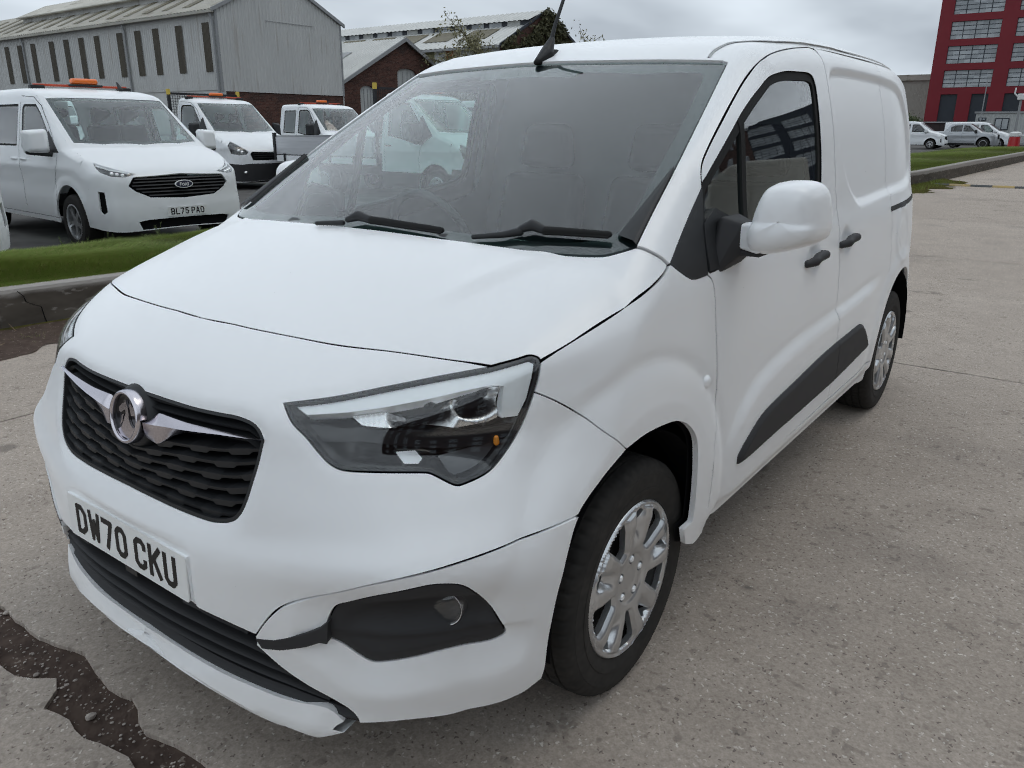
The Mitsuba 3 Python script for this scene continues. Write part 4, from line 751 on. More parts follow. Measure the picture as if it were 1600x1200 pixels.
# concrete bays, cast one by one: joints at even spacing; the near joint has spalled into a wide ragged strip
yard = key('yard'); say(yard, kind='structure')
JX = [10.4, 5.65, .93, -3.785, -8.85, -13.4, -18., -22.6, -27.3, -32., -36.7, -41.4, -46.1, -50.8]
JY = [-8.0, -2.66, 2.6, 7.9, 13.2]
wall_y = lambda x: np.interp(x, [-60, -43.7, -35.4, -22.2, -.6, 12], [-1.6, -1.94, -2.12, -2.44, -4.47, -5.55])
def ragged(a, b, amp, seed, nn=None):
    a, b = np.array(a, float), np.array(b, float); L = np.linalg.norm(b - a); n = nn or max(4, int(L / .05)); t = np.linspace(0, 1, n)[:, None]; q = a + (b - a) * t
    d = (b - a) / L; off = (nfbm(np.stack([t[:, 0] * L * 6, np.full(n, seed * 7.3), np.zeros(n)], 1), 4, seed) - .5) * 2 * amp; off[[0, -1]] = 0
    return q + np.outer(off, [-d[1], d[0]])
def spall(y): return np.interp(y, [-2.7, -1.6, -1.15, -.80, -.52, -.42, -.30, -.05, .25, .8, 1.6], [.010, .016, .045, .055, .060, .085, .075, .052, .050, .035, .012])
for i in range(len(JX) - 1):
    for j in range(len(JY) - 1):
        x1, x0 = JX[i], JX[i + 1]; y0, y1 = JY[j], JY[j + 1]; sd = i * 11 + j
        ysp = np.linspace(y0 + .006, y1 - .006, 110)
        def edge(x, sgn):
            near = abs(x - .93) < .01 and j == 1
            base = spall(ysp) if near else np.full(110, .0065)
            jit = (nfbm(np.stack([ysp * (9 if near else 14), np.full(110, x * 3.1), np.zeros(110)], 1), 4, 3 + (sgn > 0)) - .5) * (.075 if near else .012)
            if near: jit = jit * np.clip(base / .05, .2, 1.2) + (np.exp(-((ysp + .37) / .055)**2) * -.085 if sgn > 0 else 0)
            return np.stack([x + sgn * np.maximum(base + jit, .003), ysp], 1)
        e0, e1 = edge(x0, 1), edge(x1, -1)
        P = Polygon(np.vstack([e0, e1[::-1]])).buffer(0)
        if j == 0: P = P.intersection(Polygon([(x, wall_y(x) - .02) for x in np.linspace(-60, 12, 90)] + [(12, 20), (-60, 20)]))
        if P.is_empty: continue
        g = max(getattr(P, 'geoms', [P]), key=lambda a: a.area)
        m = trimesh.creation.extrude_polygon(g, .030, engine='earcut'); v = m.vertices + [0, 0, -.030]
        put('slab', (v, m.faces), 'concrete', yard)
# the soil in the ragged joint
q, F, _ = tri_poly(sbox(.70, -2.3, 1.16, 1.5), .02); z = -.016 + .014 * (nfbm(np.c_[q * 14, q[:, :1] * 0], 4, 5) - .4)
say(put('joint_soil', (np.c_[q, z], F), 'dirt', smooth=True), 'dark soil filling the spalled joint in the concrete', kind='structure')
peb = []
for k in range(420):
    y = rng.uniform(-1.3, .5); x = .93 + rng.normal(0, .055); r = rng.uniform(.0012, .0036) * (3.6 if k < 5 else 1)
    m = trimesh.creation.icosphere(1, 1.); v = m.vertices * (1 + .5 * (nnoise(m.vertices * 2 + k) - .5)[:, None]) * [r * 1.3, r, r * .7]; peb.append((v + [x, y, -.006], m.faces))
say(put('stones', join(peb), 'pebble'), 'small loose stones in the dark soil strip', kind='stuff')
chips = []
for k in range(420):
    x, y = rng.uniform(-3.5, 1.2), rng.uniform(-1.2, 1.7); r = rng.uniform(.0022, .0055)
    m = trimesh.creation.icosphere(0, 1.); chips.append((m.vertices * [r * 1.4, r, r * .5] + [x, y, .001], m.faces))
say(put('grit', join(chips), 'pebble'), 'fine grit scattered over the concrete', kind='stuff')
# worn yellow and black hump across the yard
principled('hump_black', (.06, .06, .06), rough=.9); principled('hump_yellow', mikit.proc(lambda p, n, uv: mikit.mix((.42, .27, .05), (.20, .18, .15), mikit.fbm(p.x * 9, p.y * 9, octaves=3))), rough=.85)
hump = thing('speed_hump', 'worn yellow and black speed hump laid across the yard beyond the van', 'speed hump')
hx = np.linspace(0, 1, 7)
for k in range(9):
    ya = -2.35 + k * .5; prof = np.stack([-22.75 + .32 * (hx - .5), 0 * hx, .045 * np.sin(hx * math.pi) + .004], 1)
    put('segment', strip([prof + [0, ya + .004, 0], prof + [0, ya + .496, 0]]), 'hump_yellow' if k in (1, 3, 5, 7) else 'hump_black', hump, True)
# retaining wall, cast in lengths
wall = thing('retaining_wall', 'low stained concrete retaining wall holding up the grass bank', 'wall')
xs = [9., 6., 3.2, .4, -2.4, -5.2, -8., -11., -14., -17., -20.3, -23.6, -27., -30.5, -34., -38., -43., -52., -60.]
def wall_top(x): return np.interp(x, [-60, -30, -8, 12], [.42, .42, .33, .33])
for k in range(len(xs) - 1):
    a, b = xs[k] - .004, xs[k + 1] + .004; n = max(6, int(abs(a - b) / .08)); x = np.linspace(a, b, n); y = wall_y(x)
    ch = .016 * np.clip(nfbm(np.stack([x * 5, x * 0, x * 0 + k], 1), 3, 4) - .45, 0, 1); zt_ = wall_top(x)
    w1 = (nfbm(np.stack([x * 3, x * 0 + 3, x * 0 + k], 1), 3, 8) - .5) * .012
    rows = [np.stack([x, y + .015 + w1, x * 0 - .03], 1), np.stack([x, y + w1, zt_ * .5], 1), np.stack([x, y - .004 + w1, zt_ - .02 - ch], 1), np.stack([x, y - .022 + w1, zt_ - ch * .4], 1), np.stack([x, y - .20, zt_ - .004], 1), np.stack([x, y - .21, zt_ * 0 - .03], 1)]
    caps = [np.vstack([r[0] for r in rows]), np.vstack([r[-1] for r in rows])]
    ms = [strip(rows)] + [(c_, np.array([[0, i, i + 1] for i in range(1, 5)])) for c_ in caps]
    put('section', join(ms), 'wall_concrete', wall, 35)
ck = np.array([(-.70, .318), (-.735, .275), (-.742, .235), (-.80, .20), (-.835, .185), (-.845, .10), (-.86, .03)]); 
put('crack', strip([np.stack([ck[:, 0] - .003, wall_y(ck[:, 0]) + .010, ck[:, 1]], 1), np.stack([ck[:, 0] + .004, wall_y(ck[:, 0]) + .010, ck[:, 1]], 1)]), 'shell_dark', wall)
# the bank behind the wall: earth and a sward of blades
bank_far = lambda x: np.interp(x, [-60, -45, -22, -6, 0, 12], [-6.4, -6.8, -7.4, -7.5, -7.25, -7.2])
def bank_z(x, y):
    t = np.clip((wall_y(x) - .2 - y) / np.maximum(wall_y(x) - .2 - bank_far(x), .1), 0, 1)
    return wall_top(x) - .03 + np.interp(t, [0, .25, .6, .85, 1], [0, .045, .02, -.12, -.33]) + .05 * (nfbm(np.stack([x * .9, y * .9, x * 0], -1), 3, 6) - .5)
X, Tt = np.meshgrid(np.linspace(-58, 11, 240), np.linspace(0, 1, 26)); Y = wall_y(X) - .2 + (bank_far(X) - wall_y(X) + .2) * Tt
say(put('grass_bank', strip(np.stack([X, Y, bank_z(X, Y)], -1)), 'turf_soil', smooth=True), kind='structure')
def blades(x, y, z, h, w, lean, seed):
    r = np.random.default_rng(seed); n = len(x); a = r.uniform(0, 2 * math.pi, n); l = r.uniform(0, 2 * math.pi, n); L = r.uniform(0, lean, n) * h
    dxv = np.stack([np.cos(a), np.sin(a), 0 * a], 1) * (w / 2)[:, None]; b = np.stack([x, y, z], 1)
    mid = b + np.stack([np.cos(l) * L * .35, np.sin(l) * L * .35, h * .6], 1); tip = b + np.stack([np.cos(l) * L, np.sin(l) * L, h], 1)
    V = np.stack([b - dxv, b + dxv, mid - dxv * .7, mid + dxv * .7, tip], 1).reshape(-1, 3); o = np.arange(n)[:, None] * 5
    F = np.concatenate([o + [0, 1, 3], o + [0, 3, 2], o + [2, 3, 4]]); return V, F
def sward(n, xr, seed, hs=1.):
    r = np.random.default_rng(seed); x = r.uniform(*xr, n); t = r.uniform(0, 1, n)**1.1; y = wall_y(x) - .17 + (bank_far(x) - wall_y(x) + .1) * t
    cl = nfbm(np.stack([x * 2.2, y * 2.2, x * 0], 1), 3, 12); h = (.036 + .06 * np.clip(cl - .3, 0, 1) * r.uniform(.4, 1.4, n)) * hs * np.interp(t, [0, .75, .92, 1], [1, 1.1, 1.7, 1.2])
    return blades(x, y, bank_z(x, y) - .004, h, r.uniform(.002, .0042, n) * (1.4 if hs > 1.2 else 1), .9, seed)
say(put('grass', join([sward(120000, (-3.6, 1.8), 1), sward(26000, (-9, -3.4), 2, 1.2), sward(34000, (-30, -14), 3, 1.5), sward(22000, (-55, -30), 4, 1.9), sward(9000, (-14, -9), 5, 1.5)]), 'grass_blade'), 'short green grass growing on the bank above the wall', kind='stuff')
# dirt and moss at the foot of the wall
def foot_strip(x0, x1, wd, seed, mat_, z):
    x = np.linspace(x0, x1, int(abs(x1 - x0) / .04) + 2); o = wd * (.5 + 1.0 * nfbm(np.stack([x * 2.3, x * 0, x * 0 + seed], 1), 4, seed))
    rows = [np.stack([x, wall_y(x) + .012, x * 0 + .05 * (wd > .2) + z + .012], 1), np.stack([x, wall_y(x) + .02 + o * .5, x * 0 + z + .014], 1), np.stack([x, wall_y(x) + .02 + o, x * 0 + z], 1)]
    return put('moss_strip', strip(rows), mat_, None, True)
k = foot_strip(3, -6, .55, 3, 'dirt', .003); say(k, 'dark dirt drifted along the foot of the wall', kind='structure')
k = foot_strip(3, -6, .26, 5, 'moss', .006); say(k, 'moss along the foot of the wall', kind='structure')
k = foot_strip(-12, -25, .7, 6, 'moss', .006); say(k, 'weedy verge at the foot of the far wall', kind='structure')
r_ = np.random.default_rng(31); n = 5200; x = r_.uniform(-2.6, .6, n); y = wall_y(x) + .01 + np.abs(r_.normal(0, .10, n)); m1 = blades(x, y, x * 0 + .004, r_.uniform(.01, .045, n), r_.uniform(.002, .004, n), 1.2, 8)
n = 2600; x = r_.uniform(-24, -14, n); y = wall_y(x) + np.abs(r_.normal(0, .25, n)); m2 = blades(x, y, x * 0, r_.uniform(.03, .14, n), r_.uniform(.006, .012, n), 1.0, 9)
say(put('weeds', join([m1, m2]), 'grass_blade'), 'sparse low weeds growing at the foot of the wall', kind='stuff')
tw = thing('dead_branch', 'thin bare dead branch lying against the foot of the wall', 'branch')
tx = lambda x, o, z: (x, float(wall_y(x)) + o, z)
put('stem', chain([tx(-.42, .30, .012), tx(-.60, .19, .018), tx(-.80, .10, .03), tx(-.93, .06, .05)], [.011, .010, .008, .005], 8), 'twig', tw); put('shoot', chain([tx(-.68, .15, .02), tx(-.62, .07, .05), tx(-.60, .03, .10)], [.005, .004, .003], 6), 'twig', tw)
# taller flowering weeds on the crest of the bank
principled('weed_leaf', mikit.proc(lambda p, n, uv: mikit.mix((.045, .075, .018), (.12, .14, .045), mikit.cell_rand(p.x * 60, p.y * 60, p.z * 60))), rough=.7)
def weed(x, y, hgt, ns, seed, label):
    r = np.random.default_rng(seed); z0 = float(bank_z(np.array([x]), np.array([y]))[0]) - .01; st, lf = [], []
    for k in range(ns):
        a = r.uniform(0, 2 * math.pi); L = hgt * r.uniform(.5, 1); bx, by = x + r.normal(0, .05), y + r.normal(0, .05)
        pts = [np.array([bx, by, z0]), np.array([bx + .15 * L * math.cos(a), by + .15 * L * math.sin(a), z0 + L * .55]), np.array([bx + .34 * L * math.cos(a), by + .34 * L * math.sin(a), z0 + L])]
        st.append(strip([np.array([p + [.0022, 0, 0], p - [.0022, 0, 0], p + [0, .0022, 0]]) for p in pts], True))
        m = int(14 * L / .2) + 4; t = r.uniform(.1, 1, m); P = np.where(t[:, None] < .55, pts[0] + (pts[1] - pts[0]) * (t[:, None] / .55), pts[1] + (pts[2] - pts[1]) * ((t[:, None] - .55) / .45))
        lf.append(blades(P[:, 0], P[:, 1], P[:, 2], r.uniform(.015, .05, m) * (1.2 - t * .6), r.uniform(.004, .010, m), 2.2, seed * 50 + k))
    w = thing('weed', label, 'weed', 'weeds along the crest of the bank'); put('foliage', join(st + lf), 'weed_leaf', w)
WL = 'straggly green weed standing on the crest of the grass bank before the parked vans'
for k in range(46):
    x = rng.uniform(-5.2, -.6); t = rng.uniform(.84, .97); y = float(wall_y(x) - .2 + (bank_far(x) - wall_y(x) + .2) * t); weed(x, y, rng.uniform(.10, .26), int(rng.integers(2, 6)), 100 + k, WL)
# small leaves and stains on the concrete
for k, (x, y, s) in enumerate(((.02, 1.02, .022), (.35, .93, .006), (-1.05, 1.30, .010))):
    pass

# ------------------------------------------------------------------ the other vehicles, built from a few tables each
def make_f(s):
    PFn, TSn, RFn, BNn = (_tab(s[k], 6) for k in ('PF', 'TS', 'RF', 'BN')); ws = s['ws']; sx = (ws[2] - ws[0]) / (ws[3] - ws[1]); nw = 1 / math.hypot(1, sx)
    def f(p):
        x, y, z = p[..., 0], np.abs(p[..., 1]), p[..., 2]; zz = np.clip(z, .1, 2.6)
        fr = (x - (PFn(zz) - s['k2'] * y**2 - s['k4'] * y**4)) / 1.15
        bo = (z - (BNn(x) - .07 * y**2)) / 1.05
        w = (x - (ws[0] + sx * (z - ws[1]) + .06 * np.clip(z - ws[1], 0, 1) - .24 * y**2)) * nw
        ro = (z - (RFn(x) - .03 * y**2)) / s.get('rs', 1.02)
        yy = TSn(zz) - s.get('nose', .03) * sstep(.1, .9, x) - .10 * np.clip(s['xr'] + .5 - x, 0, None)**2 - .012 * np.clip(x + 1.6, 0, 1.2)**2 * sstep(1.1, 1.5, z)
        for ax, az, ar in s['arch']:
            d = np.hypot(x - ax, z - az); yy = yy + .014 * (1 - sstep(ar + .04, ar + .13, d)) * sstep(.05, .3, z)
        cz = s['crease']; yy = yy + .010 * np.exp(-((z - cz) / .05)**2) - .012 * np.exp(-((z - cz + .22) / .13)**2)
        sd = (y - yy) / 1.03
        up = rmax(w, ro, .03); lo = rmax(fr, bo, .05)
        A = np.where(x > -.7, rmax(lo, sd, .05 + .15 * (1 - sstep(.95, 1.15, z)) * sstep(0, .4, x)), 9); Bd = np.maximum(rmax(up, sd, .07), x - ws[0] - .08)
        return rmax(rmax(np.minimum(A, Bd), s['xr'] - x, .06), .2 - z, .02)
    return f
def arch_poly(ax, az, r): return Point(*SIDE.uv(np.array([[ax, 0, az]]))[0]).buffer(r, 32).union(XZ([(ax - r, az), (ax + r, az), (ax + r, 0), (ax - r, 0)]))
def ribbon(f, ch, pts, w=.006, off=.0015, n=50):
    q = resample(ch.uv(np.asarray(pts, float)), n); d = np.gradient(q, axis=0); d /= np.linalg.norm(d, axis=1, keepdims=True); nn = np.stack([-d[:, 1], d[:, 0]], 1) * w / 2
    a, b = (onto(f, ch, q + e) for e in (nn, -nn)); return strip([a + normals(f, a) * off, b + normals(f, b) * off])
def sw(ms, sg): return ms if sg > 0 else flip(ms)
PLY = lambda m, mt, sm=True: mikit.ply(m, mt, smooth=sm)
D_hub5 = {}
def small_wheel(R, rim, w, spokes, dark=False):
    out = [('tyre', PLY(lathe([(rim, -w), (rim + .02, -w - .012), (R - .03, -w - .008), (R - .006, -w + .02), (R, -w + .04), (R, w - .04), (R - .006, w - .02), (R - .03, w + .008), (rim + .02, w + .012), (rim, w)], 56), 'tyre', 40))]
    rimp = lathe([(rim + .006, w + .004), (rim - .012, w + .006), (rim - .018, w - .03), (rim - .03, -w)], 48); ms = [rimp]
    out.append(('rim', PLY(rimp, 'silver', 30)))
    out.append(('brake_drum', PLY(lathe([(.0, w - .09), (rim - .02, w - .08), (rim - .02, -w)], 32), 'steel_dark', 30)))
    sp = [Polygon([(.0, -.022), (rim * .55, -.026), (rim, -.040), (rim, -.012), (rim * .6, -.004), (rim * .6, .004), (rim, .012), (rim, .040), (rim * .55, .026), (0, .022)])] if spokes else []
    g = Point(0, 0).buffer(rim * .30, 20)
    for k in range(spokes): g = g.union(shapely.affinity.rotate(sp[0], 360 / spokes * k + 10, origin=(0, 0)))
    if not spokes:
        g = Point(0, 0).buffer(rim - .01, 32)
        for k in range(10): g = g.difference(Point(rim * .70 * math.cos(k * .628), rim * .70 * math.sin(k * .628)).buffer(rim * .12, 10))
    m = trimesh.creation.extrude_polygon(g.buffer(0), .02, engine='earcut'); v = m.vertices[:, [0, 2, 1]] + [0, w - .035, 0]
    out.append(('spokes', PLY((v, m.faces[:, ::-1]), 'steel_dark' if dark else 'silver', 25)))
    return out
import shapely.affinity
def vehicle_parts(s):
    """[(part key below the vehicle, shape dict, local transform or None)]"""
    f = make_f(s); out = []
    def add(n, m, mt, sm=True): out.append((n, PLY(m, mt, sm), None))
    paint = s.get('paint', 'paint_white_plain'); h = s.get('h', .03)
    # where the sheets butt: the roof's edge yb(x), the nose's edge xb(y) and xc(z)
    xs_ = np.linspace(s['xr'] + .06, s['xb'] - .0, 60); yb = np.interp(xs_, [s['xr'], -1.0, -.3, s['xb']], s['yb'])
    E = onto(f, TOP, TOP.uv(np.stack([xs_, yb, 0 * xs_], 1)))
    side = Polygon(SIDE.uv(np.vstack([E * [1, 0, 1], np.array([(x, 0, z) for x, z in s['nose_edge']]), np.array([(s['nose_edge'][-1][0], 0, .30), (s['xr'] + .06, 0, .30)])]))).buffer(0)
    arches = unary_union([arch_poly(*a) for a in s['arch']]); side = side.difference(arches)
    wins = [XZ(w).buffer(-.03).buffer(.03) for w in s['windows']]
    bodyside = side.difference(unary_union(wins)) if wins else side
    fe = np.array([(x, 0, z) for x, z in s['nose_edge']]); fe3 = onto(f, SIDE, SIDE.uv(fe))
    be = np.array([(s['xb'] + (s['xb0'] - s['xb']) * (1 - (y / E[-1, 1])**2.4), y, 0) for y in np.linspace(0, E[-1, 1], 16)]); be3 = onto(f, TOP, TOP.uv(be)); be3[-1] = E[-1]
    top = sympoly(TOP, [np.array([[xs_[0], 0, 0]]), E * [1, 1, 0], be3[::-1] * [1, 1, 0]])
    wsp = sympoly(TOP, [np.array(s['ws_out'] + [(s['ws_out'][-1][0], 0, 0)], float)])
    FR = Sph((-.4, 0, .7)); low_ = onto(f, FR, np.stack([np.linspace(FR.uv(fe3[-1:])[0, 0], 0, 14), np.full(14, FR.uv(fe3[-1:])[0, 1])], 1))
    front = sympoly(FR, [be3, fe3, low_[1:]])
    pieces = s['front_parts'](f, FR, front)
    cut = unary_union([p for _, p, *_ in pieces if p is not None])
    add('body', join([panel(f, SIDE, bodyside, h, gap=0, lip=.02), flip(panel(f, SIDE, bodyside, h, gap=0, lip=.02)), panel(f, TOP, top.difference(wsp), h, gap=0, lip=0), panel(f, FR, front.difference(cut), h * .7, gap=0, lip=.02), panel(f, Par((-1, 0, 0)), sbox(-E[0, 1] + .02, .35, E[0, 1] - .02, E[0, 2] - .03), .06, gap=0, lip=0)]), paint)
    fr_in = wsp.buffer(-s.get('frit', .07))
    add('windscreen', panel(f, TOP, wsp, .05, off=-.004, gap=.003, lip=0), 'glass_screen')
    add('windscreen__frit_border', panel(f, TOP, wsp.difference(fr_in), .04, off=-.009, gap=.002, lip=0), 'frit')
    for n, p, o, mt, extra in pieces:
        if p is not None: add(n, panel(f, FR, p, .016, off=o, gap=0, lip=.03), mt)
        for n2, m2, mt2, sm2 in extra: add(n + '__' + n2 if p is not None else n2, m2, mt2, sm2)
    for sg in (1, -1):
        for i, w in enumerate(wins):
            dark = s.get('tint', {}).get(i); sfx = '' if (i == 0 and sg > 0) else f'_{(i * 2 + (sg < 0)):03d}'
            add('side_window' + sfx, sw(panel(f, SIDE, w.buffer(-.012), .05, off=-.008, gap=0, lip=0), sg), 'glass_dark' if dark else 'glass_side'); add('side_window' + sfx + '__seal_gap_shade', sw(panel(f, SIDE, w.buffer(.004).difference(w.buffer(-.026)), .03, off=-.005, gap=0, lip=.02), sg), 'rubber')
        for i, l in enumerate(s['lines']):
            add('shut_line' + ('' if i == 0 and sg > 0 else f'_{i * 2 + (sg < 0):03d}'), sw(ribbon(f, SIDE, [(x, 0, z) for x, z in l]), sg), 'shell_dark')
        for i, (n, poly, mt, o) in enumerate(s.get('side_trim', [])):
            add(n + ('' if sg > 0 else '_001'), sw(panel(f, SIDE, XZ(poly).difference(arches), .03, off=o, gap=0, lip=.02), sg), mt)
        sfx = '' if sg > 0 else '_001'
        for i, (hx_, hz_) in enumerate(s['handles']):
            b = onto(f, SIDE, SIDE.uv(np.array([[hx_ + .09, 0, hz_ - .005], [hx_, 0, hz_], [hx_ - .09, 0, hz_ + .004]]))) + np.array([[0, .004, 0], [0, .028, 0], [0, .006, 0]])
            add('handle' + ('' if i == 0 and sg > 0 else f'_{i * 2 + (sg < 0):03d}'), sw(chain(b, [.012, .016, .013], 10), sg), s.get('handle_mat', paint), 40)
        m = s['mirror']; b = m['at']; w_, hh = m['size']
        cap = [(b[0] - .02, b[1] + .10, b[2] + hh * .35), (b[0] - .02, b[1] + .10, b[2] - hh * .42), (b[0] - .05, b[1] + .10 + w_, b[2] + hh * .3), (b[0] - .05, b[1] + .10 + w_, b[2] - hh * .40), (b[0] + .04, b[1] + .13, b[2] - hh * .3), (b[0] + .03, b[1] + .06 + w_, b[2] - hh * .3), (b[0] + .02, b[1] + .14, b[2] + hh * .3), (b[0] + .01, b[1] + .06 + w_, b[2] + hh * .26)]
        sph = lambda pts, r: man(m3.Manifold.batch_hull([m3.Manifold.sphere(r, 14).translate(q) for q in pts]))
        add('mirror' + sfx, sw(sph(cap, .045), sg), m['mat'], 40)
        add('mirror' + sfx + '__foot', sw(sph([(b[0], b[1] - .03, b[2] - hh * .62), (b[0] - .10, b[1] - .03, b[2] - hh * .50), (b[0] - .03, b[1] + .16, b[2] - hh * .50), (b[0] - .03, b[1] + .2 + w_ * .5, b[2] - hh * .47)], .035), sg), 'plastic_black', 40)
        add('quarter_trim' + sfx, sw(panel(f, SIDE, XZ(m['tri']), .03, off=.003, gap=0, lip=.01), sg), 'plastic_black')
    # inside: seats, dash, lining, and dark liners in the arches
    cx0 = s['cab'][0]; zb_ = s['ws'][1]
    add('dashboard', join([strip([np.array([(s['ws'][0] - .05, y, zb_ - .05), (s['ws'][0] - .45, y, zb_ - .06), (s['ws'][0] - .55, y, zb_ - .16), (s['ws'][0] - .5, y, .6)]) for y in np.linspace(-.8, .8, 5)])]), 'dash_grey')
    for k, sy in enumerate((-.45, .12, .52)):
        add('seat' + ('' if k == 0 else f'_{k:03d}'), join([sph([(cx0 + .10, sy - .16, zb_ - .35), (cx0 + .10, sy + .16, zb_ - .35), (cx0 + .02, sy - .15, zb_ + .18), (cx0 + .02, sy + .15, zb_ + .18)], .07), sph([(cx0 + .0, sy - .09, zb_ + .30), (cx0 + .0, sy + .09, zb_ + .40), (cx0 + .0, sy - .08, zb_ + .42)], .05)]), 'cloth_dark', 40)
    if s.get('bulkhead'): add('bulkhead', (np.array([(cx0 - .1, -.85, .4), (cx0 - .1, .85, .4), (cx0 - .1, .74, E[0, 2] - .1), (cx0 - .1, -.74, E[0, 2] - .1)]), np.array([[0, 1, 2, 3]])), 'dash_grey', False)
    for i, (ax, az, ar) in enumerate(s['arch']):
        for sg in (1, -1):
            v, F = lathe([(.0, .5), (ar - .01, .5), (ar - .01, .90)], 28, 'y', a0=-.3, a1=math.pi + .3); v = v * [1, sg, 1] + [ax, 0, az]
            add('wheel_arch_liner' + ('' if i == 0 and sg > 0 else f'_{i * 2 + (sg < 0):03d}'), (v, F if sg > 0 else F[:, ::-1]), 'shell_dark')
    add('underbody', boxm(s['xr'] + .1, .75, -.5, .5, .25, .40), 'shell_dark', False)
    wh = s['wheel']; W = small_wheel(*wh)
    for i, (wx, sg, a) in enumerate([(x, sg, a) for x in s['axles'] for sg, a in ((1, 0), (-1, 0))]):
        tw = T().translate((wx, sg * s['track'], wh[0])).rotate((0, 0, 1), 0 if sg > 0 else 180).rotate((0, 1, 0), 23 * i)
        for n, d in W: out.append((f'wheel{"" if i == 0 else f"_{i:03d}"}__{n}', d, tw))
    return out, f
def place(name, parts, label, cat, X, Y, deg, z=0., group=None):
    k = thing(name, label, cat, group); W = T().translate((X, Y, z)).rotate((0, 0, 1), deg)
    for n, d, tw in parts: scene[f'{k}__{n}'] = {**d, 'to_world': W @ tw if tw is not None else W}
    return k, W
mat('glass_dark', type='thindielectric', int_ior=1.52, specular_transmittance=C(.16, .17, .17))
def yz_poly(FR, pts): return Polygon(FR.uv(np.array(pts, float))).buffer(0)
def mir_poly(p): return shapely.affinity.scale(p, -1, 1, origin=(0, 0))
def on_front(f, FR, pts, off): q = onto(f, FR, FR.uv(np.asarray(pts, float))); return q + normals(f, q) * off
def text_on(text, h, P0, U, Vv):
    m = meshkit.text_mesh(text, h, .002, bold=True); v = m.vertices - [m.bounds[:, 0].mean(), h / 2, 0]; U, Vv = np.array(U, float), np.array(Vv, float); N = np.cross(U, Vv)
    return np.asarray(P0) + v[:, :1] * U + v[:, 1:2] * Vv + v[:, 2:] * N, m.faces
# --- mid-size van with a wide black grille (three of them in the yard)
def custom_front(f, FR, front):
    g = yz_poly(FR, [(.93, y, z) for y, z in ((-.60, .905), (0, .93), (.60, .905), (.675, .80), (.60, .735), (.42, .655), (0, .635), (-.42, .655), (-.60, .735), (-.675, .80))])
    sl = []
    for z in np.linspace(.675, .875, 6):
        ym = np.interp(z, [.63, .66, .735, .80, .905], [.3, .42, .58, .655, .59]) - .02; y = np.linspace(-ym, ym, 40); q = on_front(f, FR, [(.93, a, z) for a in y], -.014)
        sl.append(('slat' + ('' if not sl else f'_{len(sl):03d}'), strip([q + [-.03, 0, .014], q + [0, 0, .010], q + [.008, 0, -.002], q + [-.03, 0, -.012]]), 'plastic_black', 40))
    c0 = on_front(f, FR, [(.93, 0, .795)], .010)[0]; t = np.linspace(0, 2 * math.pi, 41)[:-1]
    ov = lambda a, b, o: c0 + np.stack([np.full(40, o), a * np.cos(t), b * np.sin(t)], 1)
    fan = lambda r: (np.vstack([r, r.mean(0)]), np.array([[i, (i + 1) % 40, 40] for i in range(40)]))
    sl += [('badge', join([strip([ov(.118, .048, 0), ov(.118, .048, .012), ov(.106, .040, .013)], True)]), 'silver_bright', 30), ('badge_field', fan(ov(.108, .042, .011)), 'badge_blue', False), ('badge_script', text_on('Ford', .040, c0 + [.0125, 0, 0], (0, 1, 0), (0, 0, 1)), 'silver_bright', False)]
    L = []
    for sg in (1, -1):
        hp_ = yz_poly(FR, [(x, y, z) for x, y, z in ((.86, .52, .93), (.80, .70, .985), (.70, .83, 1.04), (.55, .91, 1.085), (.60, .90, 1.02), (.68, .875, .955), (.78, .79, .905), (.84, .66, .895))])
        st = yz_poly(FR, [(x, y, z) for x, y, z in ((.74, .885, .725), (.66, .925, .735), (.66, .925, .50), (.70, .91, .46), (.75, .88, .50))])
        if sg < 0: hp_, st = mir_poly(hp_), mir_poly(st)
        gd = on_front(f, FR, [(.83, .60 * sg, .945), (.74, .80 * sg, 1.0), (.60, .90 * sg, 1.05)], -.012)
        bl = [('daylight_strip', chain(gd, .010, 8), 'silver_bright', 40)] + [('lamp_cell' + ('' if k == 0 else f'_{k:03d}'), sph_(on_front(f, FR, [(.80, (.66 + .07 * k) * sg, .925 + .017 * k)], -.02)[0], .024), 'reflector', True) for k in range(3)]
        L.append(('headlight' + ('' if sg > 0 else '_001'), hp_, -.03, 'plastic_gloss', bl + [('lens', panel(f, FR, hp_, .03, off=.0, gap=0, lip=0), 'glass_clear', True)])); L.append(('air_slot' + ('' if sg > 0 else '_001'), st, -.03, 'shell_dark', []))
    pq = np.array([.985, 0, .475]); ms = []
    pl = sbox(-.26, -.0555, .26, .0555).buffer(-.006).buffer(.006); m = trimesh.creation.extrude_polygon(pl, .006, engine='earcut'); mp = lambda v: pq + np.stack([v[:, 2], v[:, 0], v[:, 1]], 1)
    chars = [('number_plate__character' + ('' if i == 0 else f'_{i:03d}'), (mp(v + [0, 0, .0065]), F), 'plate_ink', False) for i, (v, F) in enumerate(plate_text('BL75 PAO'))]
    lo_ = yz_poly(FR, [(.97, y, z) for y, z in ((-.62, .36), (-.5, .385), (.5, .385), (.62, .36), (.58, .25), (-.58, .25))])
    return [('grille', g, -.04, 'shell_dark', sl)] + L + [('lower_intake', lo_, -.03, 'shell_dark', []), ('number_plate', None, 0, '', [('number_plate', (mp(m.vertices), m.faces), 'plate_white', False)] + (chars if CH[0] else []))]
sph_ = lambda c, r: (lambda m: (m.vertices * r + c, m.faces))(trimesh.creation.icosphere(2))
principled('badge_blue', (.01, .016, .05), rough=.2, coat=1.)
